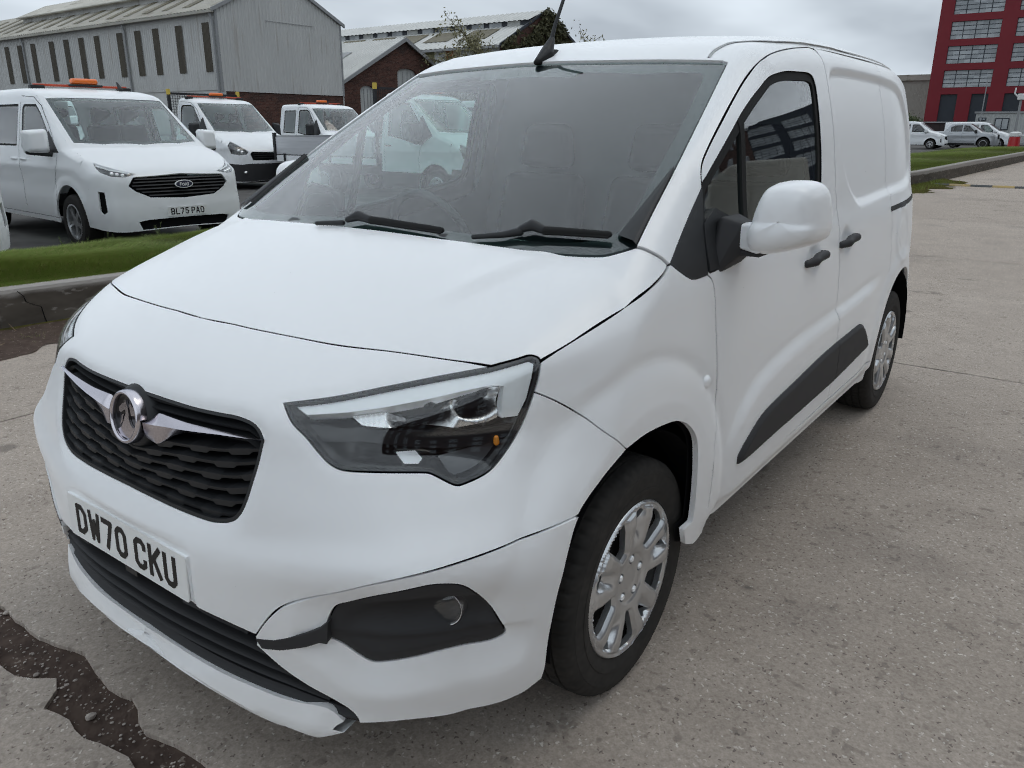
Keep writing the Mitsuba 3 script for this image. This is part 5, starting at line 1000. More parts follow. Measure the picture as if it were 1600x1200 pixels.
CUSTOM = dict(PF=[(.1, .93), (.25, .965), (.40, .985), (.55, .98), (.64, .965), (.80, .955), (.92, .93), (.98, .88), (1.05, .74), (1.15, .45), (1.3, -.2), (2.6, -3)], k2=.13, k4=.14,
    TS=[(.1, .94), (.3, .975), (.5, .992), (.8, .995), (1.05, .985), (1.2, .965), (1.4, .925), (1.7, .865), (1.85, .825), (2., .76), (2.6, .6)],
    RF=[(-4.2, 1.90), (-3, 1.955), (-1.6, 1.965), (-1.0, 1.90), (-.8, 1.83), (-.5, 1.7), (1, 1.)], BN=[(-1, 1.42), (-.2, 1.30), (.05, 1.25), (.4, 1.14), (.7, 1.035), (.85, .965), (1., .85)],
    ws=(.10, 1.245, -.83, 1.86), xr=-3.95, nose=.05, arch=[(.0, .37, .415), (-3.1, .37, .40)], crease=.98, xb0=.80, xb=.36, yb=[.76, .80, .86, .89],
    nose_edge=[(.35, .98), (.35, .84), (.39, .68), (.45, .52), (.48, .30)], ws_out=[(.095, 0, 0), (.02, .50, 0), (-.10, .80, 0), (-.86, .755, 0), (-.80, .4, 0), (-.78, 0, 0)], frit=.06,
    windows=[[(-.42, 1.28), (-.58, 1.44), (-.78, 1.64), (-.93, 1.74), (-1.32, 1.745), (-1.37, 1.70), (-1.36, 1.20), (-.62, 1.20)], [(-1.50, 1.75), (-2.55, 1.75), (-2.6, 1.22), (-1.52, 1.22)]], tint={1: 1},
    lines=[[(-.36, .42), (-.37, .8), (-.22, 1.05), (-.20, 1.2)], [(-1.44, .40), (-1.44, 1.1), (-1.43, 1.78)], [(-.34, 1.30), (-.52, 1.48), (-.80, 1.72), (-1.02, 1.83), (-1.43, 1.85)], [(-.40, .36), (-2.6, .36)], [(-2.66, .42), (-2.66, 1.8)]],
    handles=[(-1.30, 1.06), (-1.62, 1.06)], mirror=dict(at=(-.36, .93, 1.30), size=(.20, .27), mat='paint_white_plain', tri=[(-.16, 1.16), (-.52, 1.42), (-.60, 1.22), (-.50, 1.16)]),
    cab=(-1.35,), wheel=(.335, .215, .105, 5), axles=(0, -3.1), track=.875, front_parts=custom_front, h=.03)
CH = [True]
cust, fC = vehicle_parts(CUSTOM)
cust_far = [p for p in cust if '__character' not in p[0] and 'shut_line' not in p[0]]
principled('beacon_orange', (.80, .16, .015), rough=.25, spec=.6, coat=1.); principled('bar_red', (.50, .07, .03), rough=.4, coat=.3)
def beacon(name, W, x, y0, y1, z, by, label, group='amber beacon bars on the parked vehicles'):
    k = thing(name, label, 'beacon', group); P = lambda m, mt, sm=40: {**mikit.ply(m, mt, smooth=sm), 'to_world': W}
    scene[k + '__lamp'] = P(boxm(x - .07, x + .07, by - .17, by + .17, z + .035, z + .115, .03), 'beacon_orange'); scene[k + '__base'] = P(boxm(x - .09, x + .09, by - .22, by + .22, z + .010, z + .037, .01), 'plastic_black')
    scene[k + '__bar'] = P(boxm(x - .03, x + .03, y0, y1, z, z + .03, .008), 'bar_red')
    for i, yy in enumerate((y0 + .04, y1 - .04)): scene[k + '__foot' + ('' if i == 0 else '_001')] = P(boxm(x - .05, x + .05, yy - .09, yy + .09, z - .05, z + .012, .01), 'plastic_black')
k1, W1 = place('crew_van', cust, 'white crew van facing the yard with plate BL75 PAO and black slatted grille', 'van', -4.07, -8.58, 86.5, -.04)
beacon('beacon_bar', W1, -1.55, -.62, .62, 1.985, .04, 'amber beacon on the red bar across the roof of the nearest parked crew van')
ant = thing('roof_aerial', 'short black aerial on the roof of the nearest parked crew van', 'aerial'); scene[ant + '__mast'] = {**mikit.ply(chain([(-1.35, .45, 1.96), (-1.40, .45, 2.02), (-1.44, .45, 2.06)], [.035, .022, .012], 10), 'plastic_black', smooth=40), 'to_world': W1}
k2, W2_ = place('crew_van', [p for p in cust if '__character' not in p[0]], 'white van at the far left, only its front corner in view', 'van', -1.0, -8.15, 84, -.04)
k3, _ = place('crew_van', cust_far, 'white van far off at the right, partly behind the rear of the large van', 'van', -66.9, -9.9, 90, 0)
k4, _ = place('crew_van', [p for p in cust_far if not p[0].startswith('side_window_002') and not p[0].startswith('side_window_003')], 'far white van parked behind the silver pickup by the red barrier', 'van', -73.2, -6.2, 90, 0)
# --- chassis-cab trucks with dropside beds
def cab_front(f, FR, front):
    L = []
    for sg in (1, -1):
        hp_ = yz_poly(FR, [(x, y, z) for x, y, z in ((.86, .56, .98), (.82, .70, 1.09), (.72, .84, 1.22), (.60, .90, 1.28), (.58, .93, 1.10), (.66, .92, .93), (.80, .80, .90), (.86, .62, .91))])
        if sg < 0: hp_ = mir_poly(hp_)
        bl = [('lamp_cell' + ('' if k == 0 else f'_{k:03d}'), sph_(on_front(f, FR, [(.80, (.70 + .09 * k) * sg, .97 + .05 * k)], -.03)[0], .042), 'reflector', True) for k in range(2)]
        L.append(('headlight' + ('' if sg > 0 else '_001'), hp_, -.05, 'plastic_gloss', bl + [('lens', panel(f, FR, hp_, .03, off=0, gap=0, lip=0), 'glass_clear', True)]))
        fg = on_front(f, FR, [(.86, .70 * sg, .50)], .02)[0]; L.append(('fog_lamp' + ('' if sg > 0 else '_001'), None, 0, '', [('fog_lamp' + ('' if sg > 0 else '_001'), sph_(fg, .045), 'reflector', True)]))
    g = yz_poly(FR, [(.93, y, z) for y, z in ((-.50, .99), (.50, .99), (.56, .93), (.50, .78), (-.50, .78), (-.56, .93))])
    bb = yz_poly(FR, [(.90, y, z) for y, z in ((-.60, .70), (.60, .70), (.80, .68))] + [(.45, 1.0, .72), (.42, 1.02, .40), (.72, .92, .30), (.92, .6, .28), (.92, -.6, .28), (.72, -.92, .30), (.42, -1.02, .40), (.45, -1.0, .72), (.9, -.80, .68)]).intersection(front.buffer(.02))
    gs = []
    for z in (.83, .885, .94):
        y = np.linspace(-.47, .47, 30); q = on_front(f, FR, [(.93, a, z) for a in y], -.012); gs.append(('slat' + ('' if not gs else f'_{len(gs):03d}'), strip([q + [-.03, 0, .012], q + [0, 0, .012], q + [0, 0, -.006]]), 'plastic_black', 40))
    return L + [('grille', g, -.04, 'shell_dark', gs), ('front_bumper', bb, .02, 'plastic_grain', [])]
CAB = dict(PF=[(.1, .90), (.3, .93), (.6, .945), (.9, .93), (1.05, .88), (1.15, .78), (1.28, .55), (1.45, .1), (2.6, -2)], k2=.12, k4=.12,
    TS=[(.1, .98), (.4, 1.02), (.8, 1.03), (1.1, 1.02), (1.35, .99), (1.7, .925), (2.0, .87), (2.15, .83), (2.3, .76), (2.8, .6)],
    RF=[(-3, 2.22), (-1.6, 2.235), (-1.1, 2.20), (-.85, 2.14), (-.6, 2.02), (1, 1.2)], BN=[(-1, 1.62), (-.1, 1.46), (.12, 1.405), (.4, 1.30), (.65, 1.18), (.85, 1.05), (1., .9)],
    ws=(.16, 1.40, -.78, 2.15), xr=-1.62, nose=.05, arch=[(.0, .37, .44)], crease=1.05, xb0=.74, xb=.40, yb=[.80, .82, .89, .90],
    nose_edge=[(.40, 1.12), (.40, .9), (.42, .7), (.47, .45), (.48, .30)], ws_out=[(.15, 0, 0), (.07, .5, 0), (-.06, .83, 0), (-.80, .775, 0), (-.75, .4, 0), (-.73, 0, 0)], frit=.06,
    windows=[[(-.30, 1.42), (-.46, 1.58), (-.66, 1.82), (-.82, 2.0), (-.95, 2.05), (-1.34, 2.05), (-1.40, 2.0), (-1.38, 1.36), (-1.0, 1.30), (-.5, 1.18)]],
    lines=[[(-.44, .50), (-.46, .9), (-.38, 1.18)], [(-1.47, .48), (-1.47, 2.12)], [(-.26, 1.46), (-.72, 1.96), (-.98, 2.11), (-1.46, 2.13)]],
    side_trim=[('rocker_trim', [(-1.60, .62), (.6, .62), (.6, .30), (-1.60, .30)], 'plastic_grain', .008)], handles=[(-1.34, 1.16)], handle_mat='plastic_grain',
    mirror=dict(at=(-.36, .99, 1.46), size=(.16, .40), mat='plastic_black', tri=[(-.10, 1.36), (-.46, 1.76), (-.62, 1.30), (-.42, 1.18)]), cab=(-1.30,), wheel=(.345, .20, .105, 0), axles=(0,), track=.88, front_parts=cab_front, h=.035)
cab, fK = vehicle_parts(CAB)
CAB2 = {**CAB, 'xr': -2.55, 'windows': CAB['windows'] + [[(-1.56, 2.04), (-2.25, 2.04), (-2.25, 1.36), (-1.56, 1.34)]], 'lines': CAB['lines'] + [[(-2.42, .6), (-2.42, 2.12)]], 'yb': [.80, .82, .89, .90]}
cab2, fK2 = vehicle_parts(CAB2)
principled('alloy_board', mikit.proc(lambda p, n, uv: mikit.mix((.50, .51, .53), (.62, .63, .65), mikit.fbm(p.x * 2, p.y * 2, p.z * 30))), rough=.38, metallic=.6, spec=.5)
principled('post_yellow', (.62, .46, .08), rough=.6)
def bed_parts(x0, x1, mesh=True):
    o = []; A = lambda n, m, mt, sm=False: o.append((n, mikit.ply(m, mt, smooth=sm), None)); hw = 1.05; zf, zt_ = .90, 1.33
    A('bed__floor', boxm(x1, x0, -hw, hw, zf - .10, zf), 'plastic_black')
    for sg, sfx in ((1, ''), (-1, '_001')):
        A('bed__side_board' + sfx, join([boxm(x1 + .06, x0 - .06, sg * hw - .015, sg * hw + .015, zf + z, zf + z + .128) for z in (.01, .142, .274)] + [boxm(x1 + .06, x0 - .06, sg * hw - .008, sg * hw + .008, zf, zt_ - .03)]), 'alloy_board')
        A('bed__rave' + sfx, boxm(x1 + .05, x0, sg * (hw - .01) - .02, sg * (hw - .01) + .02, zf - .16, zf - .02), 'paint_white_plain')
        for k in range(4): A('bed__latch' + ('' if k == 0 and sg > 0 else f'_{k * 2 + (sg < 0):03d}'), boxm(x1 + .35 + k * .8, x1 + .39 + k * .8, sg * (hw + .012), sg * (hw + .045), zf - .15, zf + .02), 'plastic_black')
        A('bed__post' + sfx, boxm(x1 - .02, x1 + .05, sg * hw - .04, sg * hw + .03, zf - .12, zt_ + .06), 'plastic_black'); A('bed__chassis' + sfx, boxm(x1 + .2, x0 + .6, sg * .38 - .04, sg * .38 + .04, .48, .72), 'shell_dark')
    A('bed__tail_board', boxm(x1 - .01, x1 + .02, -hw + .04, hw - .04, zf, zt_), 'alloy_board')
    if mesh:
        A('bed__headboard', join([boxm(x0 - .02, x0 + .04, sg * .98 - .035, sg * .98 + .035, zf, 2.42) for sg in (1, -1)] + [boxm(x0 - .01, x0 + .03, -.98, .98, z, z + .05) for z in (1.30, 2.30)]), 'plastic_black')
        [A('bed__post_tip' + ('' if sg > 0 else '_001'), boxm(x0 - .022, x0 + .042, sg * .98 - .037, sg * .98 + .037, 2.30, 2.43), 'post_yellow') for sg in (1, -1)]
        A('bed__guard_mesh', join([boxm(x0 + .005, x0 + .013, y - .005, y + .005, 1.33, 2.30) for y in np.arange(-.94, .95, .065)] + [boxm(x0 + .005, x0 + .013, -.96, .96, z - .005, z + .005) for z in np.arange(1.36, 2.3, .065)]), 'plastic_black')
        labels_stuff.append('bed__guard_mesh')
    return o
labels_stuff = []
def rear_wheels(x):
    W = small_wheel(.345, .20, .105, 0); o = []
    for i, (sg, y) in enumerate(((1, .90), (-1, .90), (1, .66), (-1, .66))):
        tw = T().translate((x, sg * y, .345)).rotate((0, 0, 1), 0 if sg > 0 else 180)
        o += [(f'wheel_{i + 4:03d}__{n}', d, tw) for n, d in W]
    return o
LB = 'amber beacon on the red bar over the cab of '
for nm, parts, lab, X, Y, dg, zz, b0, b1, msh, who in (('dropside_truck', cab, 'white single cab truck beside the crew van with a black post behind its cab', -10.9, -15.9, 88.3, -.12, -1.72, -5.0, True, 'the truck beside the crew van'),
        ('dropside_truck', cab2, 'white double cab truck seen past the silver dropside bed', -16.1, -17.9, 83, -.12, -2.66, -5.6, False, 'the double cab truck'),
        ('dropside_truck', cab, 'white truck with a silver dropside bed, cab seen through the large van windscreen', -11.9, -9.6, 90, -.10, -1.72, -5.15, True, 'the truck seen through the windscreen'),
        ('dropside_truck', cab2, 'white truck behind the one seen through the windscreen, hardly in view', -16.6, -10.6, 88, -.10, -2.66, -5.6, False, 'the truck hardly in view')):
    k, W = place(nm, parts + bed_parts(b0, b1, msh) + rear_wheels(-3.5), lab, 'truck', X, Y, dg, zz)
    if msh: say(k + '__bed__guard_mesh', 'black wire guard mesh', kind='stuff')
    beacon('beacon_bar', W, -1.25 if msh else -1.5, -.75, .75, 2.245, .05, LB + who)
kF, WF = place('crew_van', cust_far, 'white van far behind the crew van, showing only a strip of roof', 'van', -12.6, -25.5, 88, .30)
beacon('beacon_bar', WF, -1.2, -.6, .6, 1.985, .0, LB.replace(' over the cab', '') .replace('cab of ', '') + 'the hidden van behind the crew van')
# --- silver pickup
def pick_front(f, FR, front):
    L = []
    for sg in (1, -1):
        hp_ = yz_poly(FR, [(x, y, z) for x, y, z in ((.86, .60, 1.08), (.70, .88, 1.10), (.66, .90, .92), (.86, .62, .90))]); L.append(('headlight' + ('' if sg > 0 else '_001'), hp_ if sg > 0 else mir_poly(hp_), -.02, 'silver_bright', []))
    return L + [('grille', yz_poly(FR, [(.9, y, z) for y, z in ((-.56, 1.08), (.56, 1.08), (.56, .72), (-.56, .72))]), -.03, 'shell_dark', [])]
principled('paint_silver', (.36, .375, .39), rough=.3, metallic=.5, spec=.5, coat=1.)
PICK = dict(PF=[(.1, .85), (.4, .90), (.7, .92), (1.0, .90), (1.12, .84), (1.2, .7), (1.4, .2), (2.6, -3)], k2=.12, k4=.10, TS=[(.1, .90), (.4, .94), (.8, .955), (1.1, .93), (1.3, .87), (1.6, .77), (1.8, .70), (2, .6)],
    RF=[(-4.4, 1.26), (-2.75, 1.28), (-2.62, 1.36), (-2.3, 1.76), (-1.8, 1.83), (-1.2, 1.84), (-.95, 1.80), (1, .9)], BN=[(-1, 1.32), (.0, 1.22), (.4, 1.18), (.7, 1.13), (.9, 1.02), (1, .9)], ws=(-.05, 1.22, -1.0, 1.80), xr=-4.3, arch=[(0, .42, .47), (-3.27, .42, .46)], crease=.98, xb0=.76, xb=.50, yb=[.80, .66, .80, .84], rs=1.5,
    nose_edge=[(.50, 1.0), (.50, .6), (.5, .30)], ws_out=[(-.07, 0, 0), (-.14, .5, 0), (-.26, .74, 0), (-1.02, .62, 0), (-.96, 0, 0)], windows=[[(-.62, 1.25), (-1.08, 1.66), (-1.42, 1.70), (-1.42, 1.24)], [(-1.52, 1.70), (-2.0, 1.68), (-2.28, 1.56), (-2.26, 1.24), (-1.52, 1.24)]], tint={1: 1},
    lines=[[(-.5, .5), (-.5, 1.2)], [(-1.47, .5), (-1.47, 1.75)], [(-2.4, .9), (-2.36, 1.3)]], side_trim=[('side_step', [(-2.7, .42), (-.55, .42), (-.55, .31), (-2.7, .31)], 'plastic_black', .02)], handles=[(-1.35, 1.10), (-2.2, 1.10)],
    mirror=dict(at=(-.55, .88, 1.27), size=(.14, .18), mat='plastic_black', tri=[(-.45, 1.2), (-.66, 1.34), (-.7, 1.24), (-.6, 1.2)]), cab=(-1.5,), wheel=(.385, .24, .12, 6, True), axles=(0, -3.27), track=.83, front_parts=pick_front, paint='paint_silver', h=.045)
pick, fP = vehicle_parts(PICK)
place('pickup_truck', pick, 'silver double cab pickup parked across the far grass verge', 'pickup truck', -69.2, -6.75, 90, 0)

# ------------------------------------------------------------------ buildings, posts, trees
def _sheet(p, n, uv):
    s = mikit.fbm(p.x * .8, p.y * .8, p.z * .25, octaves=3); st = mikit.fbm(p.x * 6, p.y * 6, p.z * .35, octaves=3)
    c = mikit.mix((.44, .443, .432), (.58, .58, .565), s * .6 + st * .4); return mikit.mix(c, (.27, .23, .19), mikit.smoothstep(.62, .8, st) * .35)
principled('sheet_grey', mikit.proc(_sheet), rough=.55, spec=.35)
principled('sheet_brown', mikit.proc(lambda p, n, uv: mikit.mix((.050, .043, .032), (.10, .085, .062), mikit.fbm(p.x * 4, p.y * 4, p.z * .6))), rough=.6)
def _roofc(p, n, uv):
    c = mikit.mix((.34, .325, .285), (.50, .48, .43), mikit.fbm(p.x * .7, p.y * .7, p.z * .7, octaves=4)); return mikit.mix(c, (.19, .17, .13), mikit.smoothstep(.55, .8, mikit.fbm(p.x * 2.5, p.y * 1.2, p.z, octaves=4)) * .6)
principled('roof_cement', mikit.proc(_roofc), rough=.9, spec=.15)
principled('roof_pale', mikit.proc(lambda p, n, uv: mikit.mix((.46, .46, .44), (.60, .60, .58), mikit.fbm(p.x, p.y, p.z))), rough=.8)
principled('rooflight', mikit.proc(lambda p, n, uv: mikit.mix((.10, .088, .06), (.17, .15, .10), mikit.fbm(p.x * 2, p.y * 2, p.z * 2))), rough=.6)
def _brick(p, n, uv):
    u = (p.x + p.y) / .235; v = p.z / .078; row = dr.floor(v); u = u + .5 * (row - 2 * dr.floor(row / 2)); fu, fv = u - dr.floor(u), v - dr.floor(v)
    r = mikit.cell_rand(u, v, 3); c = mikit.mix((.050, .029, .025), (.125, .058, .045), r); c = mikit.mix(c, (.035, .028, .027), mikit.smoothstep(.55, .8, mikit.fbm(p.x * .9, p.y * .9, p.z * .9, octaves=4)) * .75)
    m = dr.maximum(mikit.smoothstep(.06, .03, fu), mikit.smoothstep(.14, .08, fv)); return mikit.mix(c, (.15, .13, .115), m * .7)
principled('brick', mikit.proc(_brick), rough=.92, spec=.15)
principled('board_white', mikit.proc(lambda p, n, uv: mikit.mix((.36, .37, .36), (.50, .51, .50), mikit.fbm(p.x * 5, p.y * 5, p.z * .8))), rough=.75)
principled('gutter_grey', (.27, .275, .28), rough=.5); principled('clad_olive', (.16, .155, .085), rough=.8); principled('clad_rust', (.26, .11, .04), rough=.8); principled('clad_cream', (.52, .46, .34), rough=.8)
principled('red_panel', mikit.proc(lambda p, n, uv: mikit.mix((.165, .006, .014), (.205, .010, .019), mikit.fbm(p.x * .2, p.y * .2, p.z * .2))), rough=.45, spec=.4)
principled('navy_panel', (.012, .016, .030), rough=.4, spec=.4); principled('frame_dark', (.02, .026, .036), rough=.5)
principled('pane_far', mikit.proc(lambda p, n, uv: mikit.mix((.20, .22, .235), (.36, .385, .40), mikit.cell_rand(p.y / 1.6 + 40, p.z / .58, 4))), rough=.12, spec=.7, coat=1.)
principled('cabin_grey', (.40, .41, .40), rough=.7); principled('cream', (.36, .35, .31), rough=.8); principled('fence_dark', (.035, .026, .026), rough=.9)
principled('red_plastic', (.42, .012, .016), rough=.35, coat=.4); principled('white_plastic', (.70, .70, .69), rough=.4)
def corrug(a, b, z0, z1, pitch=.21, depth=.035, z1b=None):
    """an upright corrugated sheet from a to b (x, y); its top may slope from z1 to z1b, or follow a function of the share along it"""
    a, b = np.array(a, float), np.array(b, float); L = np.linalg.norm(b - a); d = (b - a) / L; nn = np.array([d[1], -d[0]]); k = int(L / pitch)
    t = []; o = []
    for i in range(k):
        for q, e in ((0, 0), (.30, 0), (.42, 1), (.68, 1), (.80, 0)): t.append((i + q) / k); o.append(e * depth)
    t.append(1.); o.append(0.); t = np.array(t); o = np.array(o); P = a + np.outer(t * L, d) + np.outer(o, nn)
    top = z1(t) if callable(z1) else (z1 + ((z1b if z1b is not None else z1) - z1) * t)
    return strip([np.c_[P, np.full(len(t), z0)], np.c_[P, top]])
def slope(a, b, c, d, pitch=.3, depth=.04):
    """a corrugated roof: eave a-b, ridge d-c; ribs run up the slope"""
    a, b, c, d = (np.array(q, float) for q in (a, b, c, d)); L = np.linalg.norm(b - a); k = int(L / pitch); t = np.concatenate([[(i) / k, (i + .35) / k, (i + .5) / k, (i + .85) / k] for i in range(k)] + [[1.]]); o = np.tile([0, 0, 1, 1], k).tolist() + [0]
    n = np.cross(b - a, d - a); n /= np.linalg.norm(n); n *= np.sign(n[2]); o = np.array(o)[:, None] * depth * n
    return strip([a + (b - a) * t[:, None] + o, d + (c - d) * t[:, None] + o])
# --- the grey warehouse on the left
wh = thing('warehouse', 'long grey corrugated warehouse with tall brown slit windows', 'warehouse')
WX, WY, WE, WP = -23.7, -35.5, 6.9, 8.93; XR = -31.75; XM = (WX + XR) / 2; FAR = -92.
put('wall', corrug((WX, FAR), (WX, WY), 3.18, WE), 'sheet_grey', wh); put('wall', corrug((WX, WY), (XR, WY), 3.12, lambda t: WE + (WP - WE) * (1 - np.abs(2 * t - 1))), 'sheet_grey', wh)
put('plinth', boxm(WX - .2, WX - .04, FAR, WY, 0, 3.2), 'sheet_grey', wh); put('plinth', boxm(XR, WX - .2, WY - .2, WY - .04, 0, 3.14), 'brick', wh); put('wall', boxm(XR - .05, XR, FAR, WY, 0, WE), 'sheet_grey', wh)
put('corner_trim', boxm(WX - .06, WX + .05, WY - .06, WY + .05, 3.1, WE), 'gutter_grey', wh); put('corner_trim', boxm(XR - .06, XR + .06, WY - .06, WY + .05, 3.1, WE - .05), 'gutter_grey', wh)
rf_ = put('roof', join([slope((WX + .25, WY + .1, WE - .02), (WX + .25, FAR, WE - .02), (XM, FAR, WP + .05), (XM, WY + .1, WP + .05)), slope((XR - .25, WY + .1, WE - .02), (XR - .25, FAR, WE - .02), (XM, FAR, WP + .05), (XM, WY + .1, WP + .05))]), 'roof_cement', wh)
put('gutter', boxm(WX + .16, WX + .34, FAR, WY + .12, WE - .16, WE - .04), 'roof_cement', wh)
for sg, xe in ((1, WX + .27), (-1, XR - .27)): put('verge', hull([(xe, WY + .16, WE - .12), (xe, WY + .16, WE + .06), (XM, WY + .16, WP - .06), (XM, WY + .16, WP + .12), (xe, WY + .06, WE - .12), (xe, WY + .06, WE + .06), (XM, WY + .06, WP - .06), (XM, WY + .06, WP + .12)]), 'gutter_grey', wh)
up = lambda t, o: (WX + .25 + (XM - WX - .25) * t, WE - .02 + (WP - WE + .07) * t + o)
for k in range(16):
    y = -38.2 - k * 1.95; (xa, za), (xb, zb2) = up(.14, .05), up(.80, .05); put('rooflight', hull([(xa, y, za), (xb, y, zb2), (xa, y - .62, za), (xb, y - .62, zb2), (xa, y, za + .02), (xb, y, zb2 + .02), (xa, y - .62, za + .02), (xb, y - .62, zb2 + .02)]), 'rooflight', rf_)
put('monitor', join([corrug((-25.95, -61.2), (-25.95, -38.5), 7.7, 8.42), corrug((-25.95, -61.2), (-29.5, -61.2), 7.7, 8.42)]), 'sheet_grey', rf_); put('monitor_roof', hull([(-25.6, -61.5, 8.40), (-25.6, -38, 8.40), (XM, -61.5, 9.45), (XM, -38, 9.45), (-29.8, -61.5, 8.40), (-29.8, -38, 8.40), (-25.6, -61.5, 8.46), (-25.6, -38, 8.46)]), 'roof_cement', rf_)
for y in (-36.35, -38.75, -40.95, -42.75, -44.65, -47.2, -49.05, -50.9, -52.8, -55.3, -57.2, -59.1, -61.5, -63.4): put('window', corrug((WX + .05, y - .31), (WX + .05, y + .31), 4.05, 6.35, .1, .02), 'sheet_brown', wh)
for y in (-35.62, -43.95, -56.5, -68.): put('downpipe', chain([(WX + .22, y, WE - .1), (WX + .12, y, WE - .5), (WX + .12, y, .2)], .06, 10), 'gutter_grey', wh, 40)
put('seam', boxm(XR + 1.9, WX - 2.9, WY + .04, WY + .055, 6.64, 6.67), 'gutter_grey', wh)
# --- brick shed with a gable
bk_ = thing('brick_shed', 'dark red brick shed with a gable end, grey roof and boarded arched windows', 'building')
BXL, BXR, BY, BE, BP = -34.95, -46.15, -39., 4.25, 7.0; BM = (BXL + BXR) / 2
def arch_win(x0, x1, z0, z1): a = np.linspace(0, math.pi, 13); return Polygon([(x0, z0), (x1, z0)] + [((x0 + x1) / 2 + (x1 - x0) / 2 * math.cos(t), z1 - .35 + .35 * math.sin(t)) for t in (a if x1 > x0 else a)])
gw = Polygon([(BXL, 0), (BXL, BE), (BM, BP), (BXR, BE), (BXR, 0)]); aw = [arch_win(-37.7, -36.35, 1.3, 4.0), arch_win(-41.75, -39.85, 2.9, 5.25), arch_win(-45.0, -43.6, 1.3, 4.0)]
m = trimesh.creation.extrude_polygon(gw.difference(unary_union(aw)), .35, engine='earcut'); put('gable', (m.vertices[:, [0, 2, 1]] * [1, -1, 1] + [0, BY, 0], m.faces), 'brick', bk_)
for a in aw:
    x0, z0, x1, z1 = a.bounds; m = trimesh.creation.extrude_polygon(a, .06, engine='earcut'); w_ = put('window', (m.vertices[:, [0, 2, 1]] * [1, -1, 1] + [0, BY - .16, 0], m.faces), 'board_white', bk_)
    for t in (.22, .42, .66): put('batten', boxm(x0 + (x1 - x0) * t - .02, x0 + (x1 - x0) * t + .02, BY - .17, BY - .13, z0, z1 - .22), 'gutter_grey', w_)
put('wall', boxm(BXL - .3, BXL, -64, BY - .35, 0, BE), 'brick', bk_); put('wall', boxm(BXR, BXR + .3, -64, BY - .35, 0, BE), 'brick', bk_)
for xe in (BXL + .3, BXR - .3):
    put('roof', slope((xe, BY + .2, BE - .12), (xe, -64, BE - .12), (BM, -64, BP + .12), (BM, BY + .2, BP + .12)), 'roof_pale', bk_)
    put('verge', hull([(xe, BY + .30, BE - .30), (xe, BY + .30, BE - .08), (BM, BY + .30, BP - .06), (BM, BY + .30, BP + .2), (xe, BY + .2, BE - .30), (xe, BY + .2, BE - .08), (BM, BY + .2, BP - .06), (BM, BY + .2, BP + .2)]), 'gutter_grey', bk_)
for y0, y1, t0, t1 in ((-52, -46, .02, .98), (-43.5, -42.2, .2, .7)): q = lambda t, y: (BXL + .3 + (BM - BXL - .3) * t, y, BE - .12 + (BP + .24 - BE) * t + .07); put('roof_patch', hull([q(t0, y0), q(t1, y0), q(t0, y1), q(t1, y1)] + [tuple(np.array(v) + [0, 0, .02]) for v in (q(t0, y0), q(t1, y0), q(t0, y1), q(t1, y1))]), 'roof_cement' if y0 < -45 else 'gutter_grey', bk_)
# --- the long shed behind with a clerestory
ls = thing('long_shed', 'long pale roofed shed behind the brick shed, with a clerestory along its ridge', 'building')
GX0, GXP, GX1, GY = -59.5, -66.4, -73.3, -45.
sec = [(GX0 + .5, 8.45), (-63.9, 10.55), (-63.9, 11.0), (GXP, 12.05)]
put('roof', slope((sec[0][0], GY, sec[0][1]), (sec[0][0], -110, sec[0][1]), (sec[1][0], -110, sec[1][1]), (sec[1][0], GY, sec[1][1]), .6, .05), 'roof_pale', ls)
put('upper_roof', slope((sec[2][0] + .4, GY, sec[2][1] - .05), (sec[2][0] + .4, -110, sec[2][1] - .05), (GXP, -110, sec[3][1]), (GXP, GY, sec[3][1]), .6, .05), 'roof_pale', ls)
put('far_roof', slope((GX1, GY, 8.6), (GX1, -110, 8.6), (GXP, -110, 12.05), (GXP, GY, 12.05), .6, .05), 'roof_pale', ls)
cl_ = put('clerestory', boxm(-64.1, -63.9, -110, GY, 10.4, 11.1), 'frame_dark', ls)
for k in range(24): y = GY - 1.2 - k * 2.2; put('pane', boxm(-63.895, -63.86, y - 1.5, y, 10.56, 10.98), 'pane_far' if k % 3 else 'board_white', cl_)
for k in range(12): y = GY - 3. - k * 4.6; q = lambda t, yy: (sec[0][0] + (sec[1][0] - sec[0][0]) * t, yy, sec[0][1] + (sec[1][1] - sec[0][1]) * t + .08); put('rooflight', hull([q(.36, y), q(.86, y - .0), q(.36, y - 3.3), q(.86, y - 3.3)] + [tuple(np.array(v) + [0, 0, .03]) for v in (q(.36, y), q(.86, y), q(.36, y - 3.3), q(.86, y - 3.3))]), 'rooflight', ls)
m = trimesh.creation.extrude_polygon(Polygon([(GX0, 0), (GX0, 8.6), (GXP, 12.0), (GX1, 8.6), (GX1, 0)]), .3, engine='earcut'); put('gable', (m.vertices[:, [0, 2, 1]] * [1, -1, 1] + [0, GY, 0], m.faces), 'brick', ls)
put('verge', join([hull([(xe, GY + d, ze + o), (GXP, GY + d, 12.0 + o)] if 0 else [(xe, GY + d, ze + o) for d in (.0, .15) for o in (-.15, .1)] + [(GXP, GY + d, 12.05 + o) for d in (.0, .15) for o in (-.15, .1)]) for xe, ze in ((GX0 + .4, 8.5), (GX1 - .4, 8.5))]), 'frame_dark', ls)
y = GY - .3
for k, (w_, mt) in enumerate([(1.9, 'board_white'), (1.1, 'clad_olive'), (1.6, 'board_white'), (.9, 'clad_cream'), (1.0, 'clad_rust'), (1.4, 'board_white'), (1.2, 'clad_olive'), (2.4, 'board_white'), (1.1, 'clad_olive'), (2.2, 'board_white'), (1.2, 'clad_cream'), (3, 'board_white'), (30, 'sheet_grey')]): put('cladding', corrug((GX0, y - w_), (GX0, y), 3, 8.3, .3), mt, ls); y -= w_
